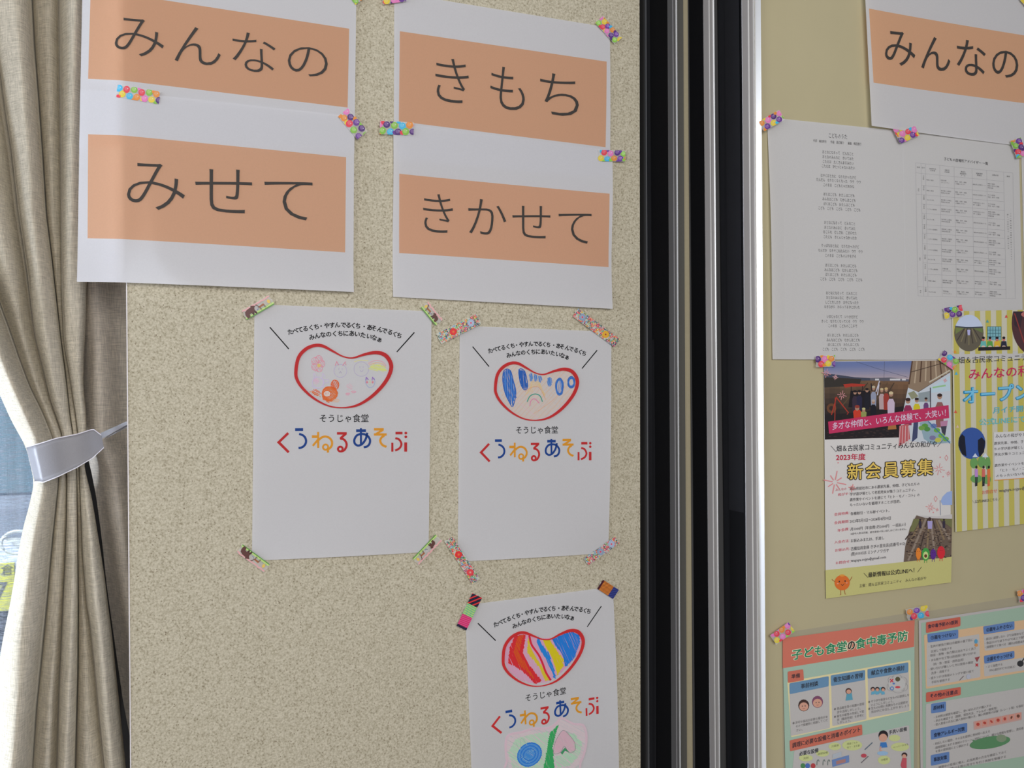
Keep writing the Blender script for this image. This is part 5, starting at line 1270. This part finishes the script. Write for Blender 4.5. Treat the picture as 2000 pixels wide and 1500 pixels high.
        k.stroke([(dxx - 5 * q, 0), (dxx - 8 * q, -6 * q), (dxx - 10 * q, -6 * q)], 1.6 * q, (84, 54, 44))
        k.ell(L * .88 if sgn > 0 else L * .1, 0, 3 * q, 4 * q, (206, 172, 82), 8, clip=R); k.ell(L * .46, 3 * q, 1.2 * q, 1.2 * q, (90, 90, 140), 6); k.ell(L * .5, 1 * q, 1 * q, 1 * q, (60, 56, 60), 6)
        k.build('deer_print', root, TAPEM)
    elif kind == 'floral':
        cs = [(196, 58, 62), (226, 110, 60), (60, 70, 90), (90, 140, 160), (226, 176, 60), (150, 60, 90), (112, 160, 90), (206, 90, 90), (60, 96, 80)]
        for i in range(int(L * w / 7.5)):
            s, t = rnd.uniform(0, L), rnd.uniform(-h, h); c = rnd.choice(cs); q = rnd.uniform(1.2, 2.5)
            if rnd.random() < .14: k.stroke([(s, t), (s + rnd.uniform(-4, 4), t + rnd.uniform(-3, 3))], 1.1, (96, 150, 70)) if abs(t) < h - 3 and 4 < s < L - 4 else None
            else:
                k.ell(s, t, q, q, c, 8, clip=R)
                if q > 1.7: k.layer(); k.ell(s, t, q * .4, q * .4, (232, 214, 206), 6, clip=R); k.k = max(0, k.k - 1)
        k.build('blossom_print', root, TAPEM)
        k.k += 14
        for f_, c, c2 in ((.36, (202, 44, 42), (236, 130, 60)), (.72, (226, 168, 48), (150, 60, 40)) if seed == 2 else (.80, (150, 160, 176), (206, 70, 90))):
            if seed == 3 and f_ > .7: f_, c, c2 = .78, (206, 62, 66), (236, 170, 150)
            if seed in (2, 4) and f_ < .5: f_, c, c2 = (.16 if seed == 2 else .45), (128, 140, 156), (202, 60, 84)
            for a in range(8): an = a * math.pi / 4; k.ell(L * f_ + 4.2 * math.cos(an), 4.2 * math.sin(an), 3.0, 3.0, c, 8, clip=R)
            k.layer(); k.ell(L * f_, 0, 3.4, 3.4, mixc(c, (255, 220, 180), .12), 12, clip=R); k.layer(); k.ell(L * f_, 0, 1.8, 1.8, c2, 8, clip=R)
        k.build('large_flower_print', root, TAPEM)
    else:
        if seed == 1:
            blocks = [(0, .30, (198, 44, 40), (26, 24, 44), 2, 7), (.30, .62, (196, 208, 88), (70, 140, 120), 5, 2.6), (.62, .93, (222, 96, 146), (176, 40, 84), 4, 4), (.93, 1, (30, 26, 44), (30, 26, 44), 1, 2)]
        else:
            blocks = [(0, .10, (60, 20, 30), (60, 20, 30), 1, 2), (.10, .68, (222, 134, 56), (124, 66, 26), 6, 1.9), (.68, 1, (34, 40, 90), (50, 60, 120), 2, 1.5)]
        for a, b_, c, c2, m_, ww in blocks:
            Rb = [(L * a, -h), (L * b_, -h), (L * b_ , h), (L * a, h)]
            k.k = 0; k.poly(Rb, c); k.k = 1
            for i in range(-m_, 2 * m_ + 2):
                s = L * a + (b_ - a) * L * (i + .5) / m_; q = w * (.55 if seed == 1 else -.5)
                P = clip_poly([(s - ww / 2 - q, -h * 1.0), (s + ww / 2 - q, -h * 1.0), (s + ww / 2 + q, h), (s - ww / 2 + q, h)], Rb); k.poly(P, c2)
        k.build('stripe_print', root, TAPEM)
N0, N1 = 0.0042, NB + 0.0062
tape('candy', 'candy patterned tape joining the みんなの and みせて sheets at left', (228, 177), (312, 192), 25, 0, follow=S2, seed=3)
tape('candy', 'candy patterned tape slanting off the right edge of the みせて sheet', (670, 219), (708, 264), 26, N0 + .0022, seed=5)
tape('candy', 'candy patterned tape at the left edge between きもち and きかせて', (742, 249), (808, 252), 26, N0, seed=8)
tape('candy', 'candy patterned tape on the top right corner of the きもち sheet', (1170, 38), (1208, 80), 20, N0, seed=12, white=(176, 172, 164))
tape('candy', 'candy patterned tape at the right edge between きもち and きかせて', (1168, 304), (1221, 305), 22, N0, seed=14, white=(176, 172, 164))
tape('candy', 'purple candy tape cut by the top of the photo, right of みんなの', (684, -22), (703, 3), 22, N0, seed=17)
tape('candy', 'candy tape cut by the top of the photo, left of きもち', (746, -3), (792, -9), 24, N0, seed=1)
tape('candy', 'candy tape on the top left corner of the song sheet', (1487, 247), (1527, 224), 22, N1 + .004, seed=22)
tape('candy', 'candy tape pointing down between the song sheet and the list sheet', (1749, 240), (1766, 274), 20, N1, seed=24)
tape('candy', 'candy tape crossing the join above the song sheet and list sheet', (1756, 270), (1791, 255), 22, N1 + .0005, seed=27)
tape('candy', 'candy tape on the top right corner of the list sheet', (1983, 272), (1996, 306), 22, N1, seed=30)
tape('candy', 'candy tape in the top right corner of the photo', (1994, -12), (2012, 10), 18, N1, seed=33)
tape('candy', 'candy tape below the song sheet on the poster top left corner', (1593, 706), (1631, 705), 23, N1, seed=37)
tape('candy', 'candy tape between the recruiting poster and the striped poster', (1838, 693), (1868, 714), 22, N1, seed=40)
tape('candy', 'candy tape on the top left corner of the striped poster', (1844, 613), (1880, 606), 22, N1, seed=44)
tape('candy', 'candy tape on the top left corner of the 子ども食堂 poster', (1510, 1250), (1546, 1224), 22, N1, seed=47, white=(170, 164, 154))
tape('candy', 'candy tape between the two laminated posters', (1771, 1201), (1813, 1193), 23, N1, seed=51, white=(170, 164, 154))
tape('candy', 'candy tape at the right edge above the lower right poster', (1988, 1165), (2030, 1158), 24, N1, seed=55, white=(170, 164, 154))
tape('animal', 'bear patterned tape on the top left corner of the faces drawing', (477, 616), (531, 585), 21, N0, seed=1)
tape('animal', 'bear patterned tape on the top right corner of the faces drawing', (829, 595), (858, 630), 19, N0, seed=2, flip=1)
tape('animal', 'bear patterned tape on the bottom left corner of the faces drawing', (468, 1071), (521, 1110), 20, N0, seed=3, flip=-1)
tape('animal', 'bear patterned tape on the bottom right corner of the faces drawing', (812, 1097), (857, 1050), 18, N0, seed=4, flip=-1)
tape('floral', 'floral tape on the top left corner of the blue ovals drawing', (857, 662), (935, 623), 22, N0, seed=1)
tape('floral', 'floral tape on the top right corner of the blue ovals drawing', (1124, 610), (1205, 670), 19, N0, seed=2)
tape('floral', 'long floral tape on the bottom left corner of the blue ovals drawing', (876, 1053), (930, 1136), 18, N0, seed=3)
tape('floral', 'floral tape on the bottom right corner of the blue ovals drawing', (1145, 1097), (1206, 1054), 16, N0, seed=4)
tape('striped', 'red, green and pink striped tape on the lowest drawing', (932, 1163), (901, 1227), 21, N0, seed=1, white=(176, 172, 168))
tape('striped', 'orange and navy striped tape on the lowest drawing', (1172, 1141), (1203, 1161), 21, N0, seed=2, white=(176, 172, 168))
